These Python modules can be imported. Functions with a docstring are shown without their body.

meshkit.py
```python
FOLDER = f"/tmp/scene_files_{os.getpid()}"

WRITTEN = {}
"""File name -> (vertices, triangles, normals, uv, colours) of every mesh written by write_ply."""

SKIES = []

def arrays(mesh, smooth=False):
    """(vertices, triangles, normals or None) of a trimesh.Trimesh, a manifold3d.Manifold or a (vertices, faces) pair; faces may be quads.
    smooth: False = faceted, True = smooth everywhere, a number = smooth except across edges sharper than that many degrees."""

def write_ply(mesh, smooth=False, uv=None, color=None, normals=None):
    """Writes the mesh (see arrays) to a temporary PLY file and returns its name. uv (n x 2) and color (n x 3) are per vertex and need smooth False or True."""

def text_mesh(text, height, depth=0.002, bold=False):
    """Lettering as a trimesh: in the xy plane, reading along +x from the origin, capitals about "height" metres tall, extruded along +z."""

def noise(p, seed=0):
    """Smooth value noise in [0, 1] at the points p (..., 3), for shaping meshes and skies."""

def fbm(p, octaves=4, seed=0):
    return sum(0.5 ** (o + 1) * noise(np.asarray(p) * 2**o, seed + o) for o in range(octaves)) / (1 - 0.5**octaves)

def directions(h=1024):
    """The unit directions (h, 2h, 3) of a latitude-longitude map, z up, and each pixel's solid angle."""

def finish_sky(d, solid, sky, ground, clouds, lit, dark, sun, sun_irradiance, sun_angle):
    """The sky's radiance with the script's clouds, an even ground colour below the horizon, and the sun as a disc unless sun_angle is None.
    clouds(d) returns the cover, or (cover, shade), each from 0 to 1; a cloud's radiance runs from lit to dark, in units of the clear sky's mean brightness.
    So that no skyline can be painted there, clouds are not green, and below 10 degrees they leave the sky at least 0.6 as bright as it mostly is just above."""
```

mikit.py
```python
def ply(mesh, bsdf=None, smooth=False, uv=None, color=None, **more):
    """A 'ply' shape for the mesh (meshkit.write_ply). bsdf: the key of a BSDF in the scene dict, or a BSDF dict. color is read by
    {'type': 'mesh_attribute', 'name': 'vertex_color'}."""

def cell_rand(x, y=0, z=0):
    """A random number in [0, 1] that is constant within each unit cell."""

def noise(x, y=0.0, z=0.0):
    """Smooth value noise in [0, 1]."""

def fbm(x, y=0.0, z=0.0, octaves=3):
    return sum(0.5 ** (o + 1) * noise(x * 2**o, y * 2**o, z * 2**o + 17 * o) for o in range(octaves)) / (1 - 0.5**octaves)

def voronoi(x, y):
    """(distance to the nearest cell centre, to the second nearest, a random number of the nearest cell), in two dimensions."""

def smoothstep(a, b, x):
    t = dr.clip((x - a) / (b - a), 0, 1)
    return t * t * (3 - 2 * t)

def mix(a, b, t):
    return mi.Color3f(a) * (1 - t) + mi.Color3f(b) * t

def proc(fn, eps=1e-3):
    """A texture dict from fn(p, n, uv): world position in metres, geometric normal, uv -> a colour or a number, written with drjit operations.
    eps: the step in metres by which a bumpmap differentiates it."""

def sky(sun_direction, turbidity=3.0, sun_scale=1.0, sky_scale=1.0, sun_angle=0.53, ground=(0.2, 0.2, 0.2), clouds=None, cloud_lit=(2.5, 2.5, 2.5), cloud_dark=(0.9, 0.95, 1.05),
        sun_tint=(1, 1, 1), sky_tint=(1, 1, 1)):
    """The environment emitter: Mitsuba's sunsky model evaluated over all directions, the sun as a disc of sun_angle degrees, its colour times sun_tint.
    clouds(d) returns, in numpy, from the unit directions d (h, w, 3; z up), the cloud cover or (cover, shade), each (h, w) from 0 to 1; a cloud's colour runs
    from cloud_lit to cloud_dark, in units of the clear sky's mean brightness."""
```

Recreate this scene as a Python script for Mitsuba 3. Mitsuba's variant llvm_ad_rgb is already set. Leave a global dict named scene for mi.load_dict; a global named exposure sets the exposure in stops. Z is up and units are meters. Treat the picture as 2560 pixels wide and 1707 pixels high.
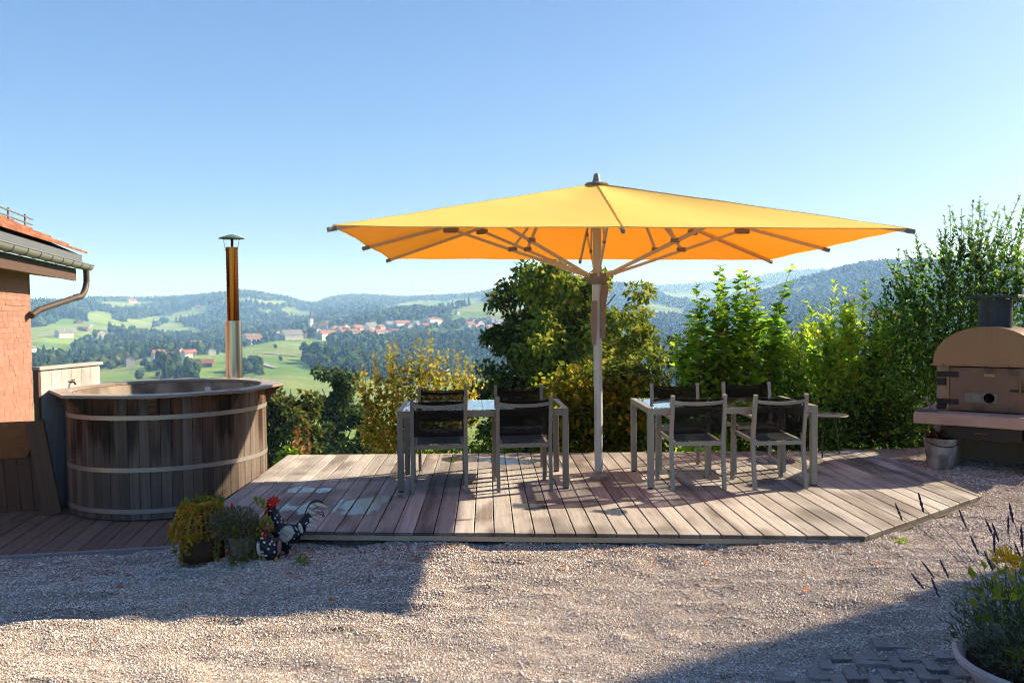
import math, random
import numpy as np, trimesh, manifold3d, drjit as dr, mitsuba as mi, mikit, meshkit
from mikit import noise, fbm, voronoi, cell_rand, smoothstep, mix, proc
from scipy.interpolate import PchipInterpolator, RegularGridInterpolator
T = mi.ScalarTransform4f
PI = math.pi
scene, labels = {}, {}
rng = np.random.default_rng(7)

# ---------------------------------------------------------------- camera, sky, exposure
exposure = 2.15
EYE = 1.6
SUN = np.array([0.785, 0.366, 0.50])
scene['camera'] = {'type': 'perspective', 'fov': 62.85, 'fov_axis': 'x', 'near_clip': 0.05, 'far_clip': 30000.0,
    'to_world': T().look_at(origin=[0, 0, EYE], target=[0, math.cos(.0322), EYE - math.sin(.0322)], up=[0.011, 0, 1]),
    'medium': {'type': 'ref', 'id': 'haze_air'}}
scene['sky_light'] = mikit.sky(SUN, turbidity=4.0, sky_tint=(0.63, 0.80, 1.14), sky_scale=1.06, sun_scale=2.9, sun_tint=(.93, .99, 1.10))
scene['haze_air'] = {'type': 'homogeneous', 'albedo': {'type': 'rgb', 'value': [.90, .95, .99]},
    'sigma_t': {'type': 'rgb', 'value': [0.00008, 0.000145, 0.00028]}}
scene['haze_skin'] = {'type': 'null'}
labels['haze'] = {'label': 'thin blue air haze over the valley', 'category': 'haze', 'kind': 'stuff'}

# ---------------------------------------------------------------- helpers
def nkey(name):
    if name not in USED: USED.add(name); return name
    k = 1
    while f'{name}_{k:03d}' in USED: k += 1
    USED.add(f'{name}_{k:03d}'); return f'{name}_{k:03d}'
USED = set()
LOC = {}      # where the many alike things stand
XF = None     # a placement shared by everything built while it is set
def thing(name, label, cat, group=None, kind=None):
    k = nkey(name); labels[k] = {'label': label, 'category': cat}
    if group: labels[k]['group'] = group
    if kind: labels[k]['kind'] = kind
    return k
def put(key, mesh, mat, smooth=False, uv=None, color=None, M=None, **more):
    d = mikit.ply(mesh, mat, smooth=smooth, uv=uv, color=color, **more)
    if M is None: M = XF
    elif XF is not None: M = XF @ M
    if M is not None: d['to_world'] = M
    scene[key] = d
    return key
def part(parent, name, mesh, mat, smooth=False, uv=None, color=None, M=None, label=None, kind=None):
    k = nkey(parent + '__' + name)
    put(k, mesh, mat, smooth, uv, color, M)
    if label or kind:
        labels[k] = {}
        if label: labels[k]['label'] = label
        if kind: labels[k]['kind'] = kind
    return k
def part_d(parent, name, d, M):
    k = nkey(parent + '__' + name); scene[k] = {**d, 'to_world': M}; return k
def struct(name, mesh, mat, smooth=False, label=None, cat=None, **kw):
    k = nkey(name); put(k, mesh, mat, smooth, **kw); labels[k] = {'kind': 'structure', 'label': label or name.replace('_', ' '), 'category': cat or name.replace('_', ' ')}
    return k
def cat(ms): return trimesh.util.concatenate([m for m in ms if m is not None])
def tm(v, f): return trimesh.Trimesh(np.asarray(v, float), np.asarray(f, int), process=False)
BF = np.array([[0,2,3],[0,3,1],[4,5,7],[4,7,6],[0,1,5],[0,5,4],[2,6,7],[2,7,3],[0,4,6],[0,6,2],[1,3,7],[1,7,5]])
def bx(x0, x1, y0, y1, z0, z1, b=0):
    if b: return hullbox(x0, x1, y0, y1, z0, z1, b)
    v = np.array([[x, y, z] for z in (z0, z1) for y in (y0, y1) for x in (x0, x1)], float)
    return tm(v, BF)
def hullbox(x0, x1, y0, y1, z0, z1, b):
    P = []
    for x, i in ((x0, 1), (x1, -1)):
        for y, j in ((y0, 1), (y1, -1)):
            for z, k in ((z0, 1), (z1, -1)):
                P += [(x, y + j*b, z + k*b), (x + i*b, y, z + k*b), (x + i*b, y + j*b, z)]
    m = trimesh.convex.convex_hull(np.array(P)); return m
def frame3(d, up=(0, 0, 1)):
    d = np.asarray(d, float); d = d/np.linalg.norm(d)
    up = np.asarray(up, float)
    if abs(d @ up) > .99*np.linalg.norm(up): up = np.array([1., 0, 0]) if abs(d[0]) < .9 else np.array([0, 1., 0])
    s = np.cross(d, up); s /= np.linalg.norm(s)
    return d, s, np.cross(s, d)
def beam(p, q, w, h, up=(0, 0, 1), b=0):
    """box from p to q, w across, h along up"""
    p, q = np.asarray(p, float), np.asarray(q, float)
    d, s, u = frame3(q - p, up); L = np.linalg.norm(q - p)
    m = bx(0, L, -w/2, w/2, -h/2, h/2, b)
    R = np.stack([d, -s, u], 1)
    return tm(m.vertices @ R.T + p, m.faces)
def tube(P, r, n=8, cap=True, closed=False):
    P = np.asarray(P, float); r = np.broadcast_to(r, (len(P),))
    if closed: t = np.roll(P, -1, 0) - np.roll(P, 1, 0)
    else: t = np.gradient(P, axis=0)
    t /= np.linalg.norm(t, axis=1, keepdims=True) + 1e-12
    _, a, _ = frame3(t[0]); V = []
    for i in range(len(P)):
        a = a - t[i]*(a @ t[i]); a /= np.linalg.norm(a) + 1e-12
        b = np.cross(t[i], a); ang = np.arange(n)*2*PI/n
        V.append(P[i] + r[i]*(np.cos(ang)[:, None]*a + np.sin(ang)[:, None]*b))
    V = np.concatenate(V); F = []
    m = len(P)
    for i in range(m if closed else m - 1):
        i2 = (i + 1) % m
        for j in range(n):
            k = (j + 1) % n
            F += [(i*n + j, i*n + k, i2*n + k), (i*n + j, i2*n + k, i2*n + j)]
    if cap and not closed:
        V = np.vstack([V, P[0], P[-1]])
        for j in range(n):
            k = (j + 1) % n
            F += [(len(V) - 2, k, j), (len(V) - 1, (m-1)*n + j, (m-1)*n + k)]
    return tm(V, F)
def lathe(prof, n=24, a0=0, a1=2*PI, center=(0, 0, 0)):
    """prof: [(r, z)...]; full turn when a1-a0 == 2pi"""
    prof = np.asarray(prof, float); full = abs(a1 - a0 - 2*PI) < 1e-6
    k = n if full else n + 1
    ang = a0 + (a1 - a0)*np.arange(k)/n
    V = np.stack([np.outer(np.cos(ang), prof[:, 0]), np.outer(np.sin(ang), prof[:, 0]), np.tile(prof[:, 1], (k, 1))], -1).reshape(-1, 3) + np.asarray(center)
    m = len(prof); F = []
    for i in range(n):
        j = (i + 1) % k
        for p in range(m - 1):
            F += [(i*m + p, j*m + p, j*m + p + 1), (i*m + p, j*m + p + 1, i*m + p + 1)]
    return tm(V, F)
def prism(poly, z0, z1):
    from shapely.geometry import Polygon
    m = trimesh.creation.extrude_polygon(Polygon(poly), z1 - z0, engine='earcut'); m.apply_translation([0, 0, z0]); return m
def moved(m, R=None, t=(0, 0, 0)):
    v = np.asarray(m.vertices)
    if R is not None: v = v @ np.asarray(R).T
    return tm(v + np.asarray(t), m.faces)
def rotz(a): c, s = math.cos(a), math.sin(a); return np.array([[c, -s, 0], [s, c, 0], [0, 0, 1]])
def rotx(a): c, s = math.cos(a), math.sin(a); return np.array([[1, 0, 0], [0, c, -s], [0, s, c]])
def roty(a): c, s = math.cos(a), math.sin(a); return np.array([[c, 0, s], [0, 1, 0], [-s, 0, c]])
def place(x, y, z=0, a=0, s=1): return T().translate([x, y, z]).rotate([0, 0, 1], math.degrees(a)).scale(s)
def uvbox(m, axis, seed):
    """uv for wood: metres along the grain, and a strip number plus metres across"""
    v = np.asarray(m.vertices); axis = np.asarray(axis, float); axis /= np.linalg.norm(axis)
    _, s, u = frame3(axis)
    return np.stack([v @ axis + seed*13.7 % 50, v @ s + v @ u*1.0 + seed*3.1], 1)

# ---------------------------------------------------------------- materials
VC = {'type': 'mesh_attribute', 'name': 'vertex_color'}
def rgb(c): return {'type': 'rgb', 'value': list(c)}
ALB = 1.0       # tone of the paints and timbers defined while it is set
def toned(color):
    if isinstance(color, dict):
        f = mikit._FUNCTIONS[color['fn']]; k = ALB
        return color if k == 1 else proc(lambda p, n, uv: f(p, n, uv)*k)
    return rgb([c*ALB for c in color])
def mat(key, color, rough=.6, two=True, bump=None, bscale=1, **kw):
    if color is not VC: color = toned(color)
    b = {'type': 'principled', 'base_color': color, 'roughness': rough, 'specular': .2, **kw}
    if bump is not None: b = {'type': 'bumpmap', 'arbitrary': bump, 'scale': bscale, 'bsdf': b}
    scene[key] = {'type': 'twosided', 'bsdf': b} if two else b
    return key
def leafmat(key, color, trans=.55, rough=.42, spec=None):
    scene[key] = {'type': 'principledthin', 'base_color': color if isinstance(color, dict) else rgb(color), 'roughness': rough, 'diff_trans': trans*2, 'eta': 1.4, 'spec_trans': 0.0}
    return key

# ---------------------------------------------------------------- terrain
COLS = [
(-0.7039, [(197,-25.3), (355,-32.6), (788,-38.4), (1051,-40.2), (1313,-33.9), (1706,-13.5), (2099,2.1), (3016,46.1), (4590,52.7), (8527,19.0)]),
(-0.5126, [(173,-27.3), (310,-32.4), (482,-35.8), (689,-38.3), (919,-40.1), (1148,-33.2), (1492,-16.4), (1836,-1.4), (2639,40.0), (4016,41.7), (7458,29.5)]),
(-0.4566, [(167,-27.4), (301,-32.6), (468,-36.7), (669,-40.7), (892,-43.4), (1115,-41.7), (1449,-26.1), (1783,-9.6), (2339,16.0), (3230,60.1), (4010,62.3), (7242,24.4)]),
(-0.3973, [(163,-27.5), (293,-32.8), (456,-36.4), (651,-40.4), (814,-38.6), (1031,-38.9), (1627,-37.3), (2169,-16.8), (2928,28.3), (3470,68.3), (4337,65.9), (7049,19.3)]),
(-0.3350, [(159,-27.6), (286,-34.7), (445,-37.8), (636,-42.6), (794,-39.2), (1006,-41.0), (1377,-43.1), (1906,-33.6), (2541,12.0), (3176,76.0), (4235,74.2), (6882,14.2)]),
(-0.3070, [(158,-27.7), (283,-35.5), (451,-38.6), (630,-41.9), (819,-40.0), (1018,-37.6), (1343,-37.3), (1784,-32.2), (2413,-2.4), (3199,83.5), (4301,76.5), (6819,12.0)]),
(-0.2698, [(156,-27.7), (280,-36.2), (467,-40.5), (623,-41.3), (830,-40.3), (1038,-34.5), (1245,-30.8), (1505,-25.8), (1816,-33.1), (2283,-11.6), (2905,24.8), (3423,73.0), (4357,62.5), (6744,9.1)]),
(-0.2317, [(154,-27.8), (278,-36.8), (463,-42.2), (617,-43.0), (822,-41.8), (1028,-36.9), (1233,-31.9), (1490,-24.4), (1829,-22.6), (2466,-5.9), (3390,37.0), (4315,52.6), (5137,48.0), (6678,6.2)]),
(-0.2122, [(154,-27.8), (276,-36.9), (460,-43.0), (614,-43.7), (819,-42.7), (1023,-38.0), (1228,-32.8), (1483,-24.0), (1841,-17.3), (2557,5.2), (3580,45.0), (4296,83.7), (5114,70.7), (6649,4.7)]),
(-0.1837, [(153,-27.9), (275,-37.2), (458,-43.5), (610,-44.8), (814,-44.1), (1017,-39.8), (1221,-34.3), (1475,-23.1), (1831,-11.9), (2644,13.2), (3560,52.2), (4272,96.3), (5085,85.8), (6611,2.6)]),
(-0.1326, [(151,-28.0), (272,-37.3), (454,-44.9), (605,-48.0), (807,-50.4), (1009,-45.6), (1312,-33.1), (1513,-20.5), (1917,5.3), (2270,31.8), (2926,28.0), (4237,79.9), (5044,71.0), (6557,-1.2)]),
(-0.0569, [(150,-28.1), (270,-37.6), (451,-45.3), (601,-48.5), (801,-52.9), (1002,-49.8), (1302,-37.3), (1502,-18.2), (1703,-6.2), (2153,32.7), (2905,36.6), (4207,88.4), (5008,73.9), (6511,-6.6)]),
(0.0098, [(150,-28.2), (270,-37.8), (450,-45.6), (600,-49.0), (800,-53.5), (1000,-50.6), (1300,-38.2), (1500,-19.3), (1700,-5.9), (2150,38.3), (2900,51.1), (4200,125.3), (5000,110.8), (6500,19.6)]),
(0.0812, [(150,-28.3), (271,-38.0), (451,-46.0), (602,-49.4), (803,-54.2), (1003,-51.4), (1505,-34.8), (2007,-4.0), (2609,31.5), (3512,121.9), (4314,102.3), (6522,45.5)]),
(0.1518, [(152,-28.5), (273,-38.2), (455,-46.3), (607,-49.9), (809,-54.8), (1012,-52.1), (1517,-38.1), (2023,-13.2), (2630,23.3), (3541,102.5), (4350,78.5), (6981,190.7)]),
(0.1981, [(153,-28.5), (275,-38.3), (459,-46.6), (612,-50.2), (816,-55.2), (1020,-52.7), (1530,-40.4), (2040,-16.1), (2652,5.8), (3570,45.7), (4386,45.5), (7038,206.8)]),
(0.2659, [(155,-28.7), (280,-38.5), (466,-46.9), (622,-50.1), (829,-52.8), (1036,-48.7), (1555,-30.8), (2073,-3.4), (2591,27.5), (3628,76.3), (4457,66.7), (7152,244.0)]),
(0.3313, [(159,-28.8), (286,-37.5), (476,-46.2), (635,-49.2), (846,-49.6), (1058,-39.9), (1586,-10.5), (2115,26.5), (2644,85.1), (3701,81.8), (4547,89.9), (7297,310.8)]),
(0.4140, [(164,-28.9), (295,-37.7), (492,-44.5), (655,-46.9), (874,-43.9), (1092,-31.4), (1638,5.8), (2184,59.6), (2731,134.8), (3823,144.8), (4697,136.6), (7536,329.9)]),
(0.4912, [(170,-29.1), (306,-38.0), (510,-45.0), (681,-47.5), (907,-44.8), (1134,-32.4), (1701,7.8), (2268,65.2), (2835,134.6), (3969,141.1), (4876,132.1), (7824,276.7)]),
(0.7155, [(199,-29.7), (358,-39.0), (597,-46.6), (795,-49.8), (1060,-47.7), (1325,-36.1), (1987,2.3), (2649,57.8), (3311,115.9), (4635,128.3), (5695,116.4), (9139,185.8)]),
]
NEAR = [(0,-.7),(10.6,-.7),(13,-1.8),(20,-4.5),(32,-8.5),(60,-15),(95,-22.5)]
BACK = [(0,-.7),(40,-.8),(80,-6),(150,-20),(400,-45),(1000,-30),(2500,120),(4000,150),(9000,130)]
GR = np.concatenate([np.linspace(0, 30, 40)[:-1], np.exp(np.linspace(np.log(30), np.log(7900), 190))])
def _col(L):
    pts = sorted((float(a), float(b)) for a, b in L)
    if pts[-1][0] < 7900: pts.append((8000, pts[-1][1] - 150))
    p = np.array(pts); return PchipInterpolator(np.log(p[:, 0] + 8), p[:, 1])(np.log(GR + 8))
_az = [-PI, -2.0, -1.15] + [c[0] for c in COLS] + [1.25, 2.0, PI]
_hz = [_col(BACK), _col(BACK), _col(NEAR + COLS[0][1])] + [_col(NEAR + c[1]) for c in COLS] + [_col(NEAR + COLS[-1][1]), _col(BACK), _col(BACK)]
_grid = RegularGridInterpolator((np.linspace(-PI, PI, 1441), GR), PchipInterpolator(_az, np.array(_hz), axis=0)(np.linspace(-PI, PI, 1441)), bounds_error=False, fill_value=None)
def terrain_z(x, y):
    x, y = np.asarray(x, float), np.asarray(y, float)
    r = np.hypot(x, y); az = np.arctan2(x, y)
    z = _grid(np.stack([az, np.clip(r, 0, 7900)], -1))
    p = np.stack([x, y, 0*x], -1)
    amp = np.clip((r - 60)/1500, 0, 1)
    return z + amp*(9*(meshkit.fbm(p/260., 4, 3) - .5) + 3.0*(meshkit.fbm(p/50., 3, 9) - .5)) + np.clip((r-12)/60, 0, 1)*1.0*(meshkit.fbm(p/18., 3, 5) - .5)

# ---------------------------------------------------------------- valley: fields, roads, woods, village (world metres)
MEADOWS = [[(-773,1344),(-746,1359),(-875,1668),(-784,1562),(-661,1361),(-579,1237),(-460,1018),(-450,961),(-517,898)],
[(-1144,2358),(-1310,2709),(-1382,3177),(-1249,2889),(-1158,2558),(-1125,2384)],
[(-993,1980),(-1034,2137),(-937,1942),(-852,1803),(-776,1686),(-744,1658),(-697,1563),(-695,1486),(-777,1589)],
[(-747,1615),(-909,2027),(-1008,2402),(-962,2297),(-820,1838)],
[(-697,1563),(-773,1761),(-857,2138),(-817,2038),(-723,1667)],
[(-949,2327),(-981,2516),(-958,2613),(-922,2496),(-852,2277),(-879,2182)],
[(-706,1610),(-780,1816),(-761,1990),(-657,1742),(-622,1633)],
[(-891,2681),(-881,2720),(-848,2785),(-816,2713),(-864,2628)],
[(-838,2815),(-844,3111),(-809,3022),(-805,2726)],
[(-767,2835),(-765,2919),(-673,2770),(-545,2384),(-549,2302),(-618,2359)],
[(-742,2513),(-735,2615),(-671,2453),(-708,2427)],
[(-412,2309),(-409,2526),(-446,3353),(-383,3670),(-280,3474),(-139,1954),(-162,1900),(-271,2037),(-309,2026)],
[(-251,3529),(-208,3673),(-137,3431),(-77,1987),(-137,2063)],
[(-124,1835),(-75,1987),(11,2080),(52,2136),(41,1680),(-102,1657)],
[(-221,1520),(-216,1682),(-187,1706),(-163,1551),(-204,1527)],
[(415,2588),(481,2792),(561,2795),(411,2045),(346,2070)],
[(750,2259),(796,2282),(832,2178),(812,2112),(735,2168)],
[(1043,2311),(1148,2454),(1181,2357),(1129,2253),(1031,2250)]]
WOODS = [[(-444,761),(-454,818),(-315,568),(-288,492)],
[(-478,841),(-383,848),(-331,732),(-396,699)],
[(-557,1064),(-593,1182),(-534,1129),(-418,921),(-486,933)],
[(-687,1384),(-675,1442),(-559,1315),(-428,1080),(-427,1276),(-336,1004),(-330,864),(-380,837),(-452,996),(-566,1186)],
[(-257,624),(-247,654),(-218,585),(-235,570)],
[(-301,696),(-294,724),(-266,654),(-283,656)],
[(-228,684),(-213,707),(-191,632),(-211,639)],
[(-195,784),(-197,876),(-223,1085),(-208,1246),(-113,1313),(27,1387),(14,765),(-80,595),(-132,702),(-158,688)],
[(-229,1043),(-272,1326),(-254,1330),(-212,1111),(-207,984)],
[(27,1387),(343,1526),(139,618),(12,622)],
[(-230,393),(-218,392),(-201,361),(-213,364)]]
HOUSES = [(-812,1571,10.1,'r'),(-706,1379,9.6,'b'),(-652,1220,11.9,'w'),(-654,1330,9.2,'g'),(-541,943,6.0,'w'),(-750,1704,10.7,'b'),(-1291,2850,20.9,'w'),(-964,2584,14.5,'b'),(-324,767,9.5,'w'),(-337,737,6.6,'g'),(-314,771,6.8,'w'),(-332,837,8.6,'w'),(-298,767,7.5,'w'),(-470,1248,10.2,'w'),(-369,992,8.6,'w'),(-398,1114,10.2,'w'),(-261,705,12.9,'b'),(-334,930,7.5,'w'),(-346,904,6.5,'b'),(-510,1405,9.3,'w'),(-498,1409,9.3,'c'),(-357,1031,7.8,'c'),(-246,747,6.0,'c'),(-450,1393,12.6,'w'),(-380,1225,18.4,'w'),(-341,1205,10.2,'w'),(-351,1270,10.7,'b'),(-319,1211,16.7,'w'),(-347,1378,14.2,'b'),(-387,1439,10.0,'c'),(-371,1273,9.5,'c'),(-366,1656,13.8,'c'),(-357,1727,16.8,'w'),(-316,1645,14.4,'w'),(-268,1219,20.9,'a'),(-272,1339,13.0,'w'),(-245,1259,18.4,'a'),(-208,1274,24.6,'a'),(-242,1435,15.3,'w'),(-219,1497,13.0,'w'),(-196,1496,20.2,'a'),(-147,1548,19.3,'a'),(-169,1703,12.3,'c'),(-293,1381,10.8,'w'),(-260,1410,11.0,'c'),(-74,1475,11.3,'w'),(-59,1485,14.2,'w'),(-48,1572,10.5,'w'),(-37,1568,10.5,'c'),(-24,1517,10.1,'w'),(-15,1583,9.8,'w'),(-3,1592,9.9,'c'),(-20,1446,9.7,'w'),(-31,1468,9.8,'w'),(-8,1433,9.6,'c'),(-39,1240,8.3,'w'),(-30,1200,8.0,'c'),(-31,1120,7.5,'w'),(-23,1078,7.2,'w'),(-19,1183,7.3,'w'),(-397,1303,8.5,'c'),(-383,1290,8.4,'b'),(-369,1320,7.9,'w'),(-326,1269,9.4,'c'),(-311,1256,8.7,'b'),(-318,1359,8.7,'c'),(-293,1297,8.9,'w'),(-266,1243,7.9,'c'),(-306,1473,9.3,'b'),(-290,1453,9.9,'w'),(-276,1469,9.3,'b'),(-235,1305,8.9,'c'),(-232,1338,8.4,'w'),(-222,1416,9.6,'c'),(-202,1347,8.5,'w'),(-197,1403,9.5,'b'),(-181,1470,9.2,'c'),(-174,1531,10.3,'w'),(-154,1487,9.3,'b'),(-139,1586,9.9,'w'),(-86,1543,9.6,'c'),(-74,1572,9.8,'w'),(-62,1441,9.0,'c'),(-50,1437,8.9,'w'),(-40,1437,8.9,'c'),(3,1504,9.3,'w'),(-12,1477,9.2,'c'),(-451,1230,8.1,'c'),(-435,1240,7.5,'w'),(-401,1057,6.5,'c'),(-411,1203,7.3,'c'),(-142,1834,10.5,'b'),(-115,1776,7.6,'w'),(-363,3541,17.0,'b'),(-801,2700,10.8,'b'),]
MIDTREES = [(-211,853,14.3,9.2),(-179,771,17.4,16.6),(-162,739,16.6,15.2),(-143,722,17.6,16.2),(-261,586,5.2,7.3),(-251,592,5.5,2.8),(-179,320,4.2,3.9),(-304,692,7.9,6.5),(-216,874,12.0,7.7),(-633,1272,12.2,9.5),(-696,1354,6.5,5.8),(-401,887,12.1,7.4),(-387,871,12.7,7.7),(-379,868,12.7,7.2),(-362,842,12.7,7.4),(-355,842,11.8,7.0),(-352,849,11.8,7.0),(-358,1240,12.3,8.6),(-365,1238,13.6,9.9),(-271,959,4.8,4.3),(-208,1618,17.1,14.0),(-197,1604,18.5,13.9),(-224,1620,18.7,14.1),(-181,1621,17.1,12.5),(-223,1922,16.6,12.9),(-253,1562,15.1,12.1),(-217,783,4.7,3.9),(-214,668,6.7,7.4),(-205,662,7.3,7.3),(-284,1182,17.4,12.8),(-444,1292,13.0,11.7),(-470,1270,11.6,9.7),]
CHURCH = (-366, 1525)
ROADS = [[(-286,894),(-275,900),(-247,874),(-225,855),(-210,853)],[(-677,1177),(-680,1218),(-684,1284),(-700,1352),(-739,1465),(-761,1521),(-790,1570)],[(-236,770),(-218,736),(-196,694)]]
def meadow_col(p, n, uv):
    a = fbm(p.x/90, p.y/90, 0., 3); b = noise(p.x/14, p.y/14); c = noise(p.x/3, p.y/3)
    field = cell_rand(dr.floor(p.x/130 + .3*a), dr.floor(p.y/210))
    col = mix((.068, .130, .024), (.125, .185, .040), smoothstep(.3, .7, a))
    col = mix(col, (.13, .155, .055), .55*smoothstep(.55, .9, field))
    return col*(0.80 + .22*b + .18*c)
mat('mat_meadow', proc(meadow_col), .95)
az_ = np.unique(np.concatenate([np.linspace(-PI, -.8, 50), np.linspace(-.8, .8, 420), np.linspace(.8, PI, 50)]))
rr_ = np.concatenate([np.linspace(0, 30, 26)[:-1], np.exp(np.linspace(np.log(30), np.log(7850), 210))])
A_, R_ = np.meshgrid(az_, rr_, indexing='ij')
X_, Y_ = R_*np.sin(A_), R_*np.cos(A_)
Z_ = terrain_z(X_, Y_)
# the air: a closed box from just under the lowest ground to just over the highest trees
HZ0, HZ1 = float(Z_.min()) - 1., float(Z_.max()) + 32.
scene['haze'] = {'type': 'cube', 'to_world': T().translate([0, 0, (HZ0 + HZ1)/2]).scale([7950, 7950, (HZ1 - HZ0)/2]), 'bsdf': {'type': 'ref', 'id': 'haze_skin'},
    'interior': {'type': 'ref', 'id': 'haze_air'}}
na, nr = A_.shape
i_, j_ = np.meshgrid(np.arange(na - 1), np.arange(nr - 1), indexing='ij')
q = np.stack([i_*nr + j_, (i_ + 1)*nr + j_, (i_ + 1)*nr + j_ + 1, i_*nr + j_ + 1], -1).reshape(-1, 4)
ter = tm(np.stack([X_, Y_, Z_], -1).reshape(-1, 3), np.vstack([q[:, [0, 2, 1]], q[:, [0, 3, 2]]]))
struct('valley_terrain', ter, 'mat_meadow', smooth=True, label='green valley meadows and hillsides', cat='terrain')

from shapely.geometry import Polygon, Point, LineString
from shapely import contains_xy, union_all
MEAD = union_all([Polygon(p).buffer(18) for p in MEADOWS]); WOOD = union_all([Polygon(p).buffer(2) for p in WOODS])
def strip(pts, w, lift):
    L = LineString(pts); n = max(6, int(L.length/8)); P = np.array([L.interpolate(t, True).coords[0] for t in np.linspace(0, 1, n)])
    t = np.gradient(P, axis=0); t /= np.linalg.norm(t, axis=1)[:, None]; s = np.stack([t[:, 1], -t[:, 0]], 1)
    V = []
    for k in (-1, 1):
        q = P + s*k*w/2; V.append(np.column_stack([q, terrain_z(q[:, 0], q[:, 1]) + lift]))
    F = [(i, i + 1, n + i + 1) for i in range(n - 1)] + [(i, n + i + 1, n + i) for i in range(n - 1)]
    return tm(np.vstack(V), F)
mat('mat_road', (.2, .195, .19), .9)
for P_, l_ in zip(ROADS, ('pale road below the village', 'pale farm track on the left hill', 'short pale lane by the long barn')):
    struct('road', strip(P_, 5.0, .9), 'mat_road', label=l_, cat='road')

# tree prototypes, unit height, for woods that read as one mass
def blob(sub, seed, rx=.36, z0=.12):
    m = trimesh.creation.icosphere(subdivisions=sub); v = m.vertices.copy()
    v *= (.62 + .50*meshkit.noise(v*2.3 + seed*7, seed) + .34*meshkit.noise(v*6. + seed*3, seed))[:, None]
    v = v*[rx, rx, .5*(1 - z0)]; v[:, 2] += z0 + .5*(1 - z0); return v, np.array(m.faces)
def spruce(tiers, n, seed):
    r = np.random.default_rng(seed); V, F = [], []
    for k in range(tiers):
        zb, zt = .06 + .94*k/tiers*.86, min(1, .06 + (k + 1.7)/tiers*.94) if k < tiers - 1 else 1
        rad = .26*(1 - .8*k/tiers); o = len(V)
        for j in range(n):
            a = (j + r.uniform(-.2, .2))*2*PI/n; q = rad*r.uniform(.7, 1.2); V.append((q*math.cos(a), q*math.sin(a), zb + r.uniform(-.03, .03)))
        V.append((0, 0, zt))
        F += [(o + j, o + (j + 1) % n, o + n) for j in range(n)]
    return np.array(V), np.array(F)
FAR = [blob(0, 1, .50), blob(0, 2, .56), blob(0, 3, .46), spruce(2, 5, 1), spruce(2, 5, 2)]
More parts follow.
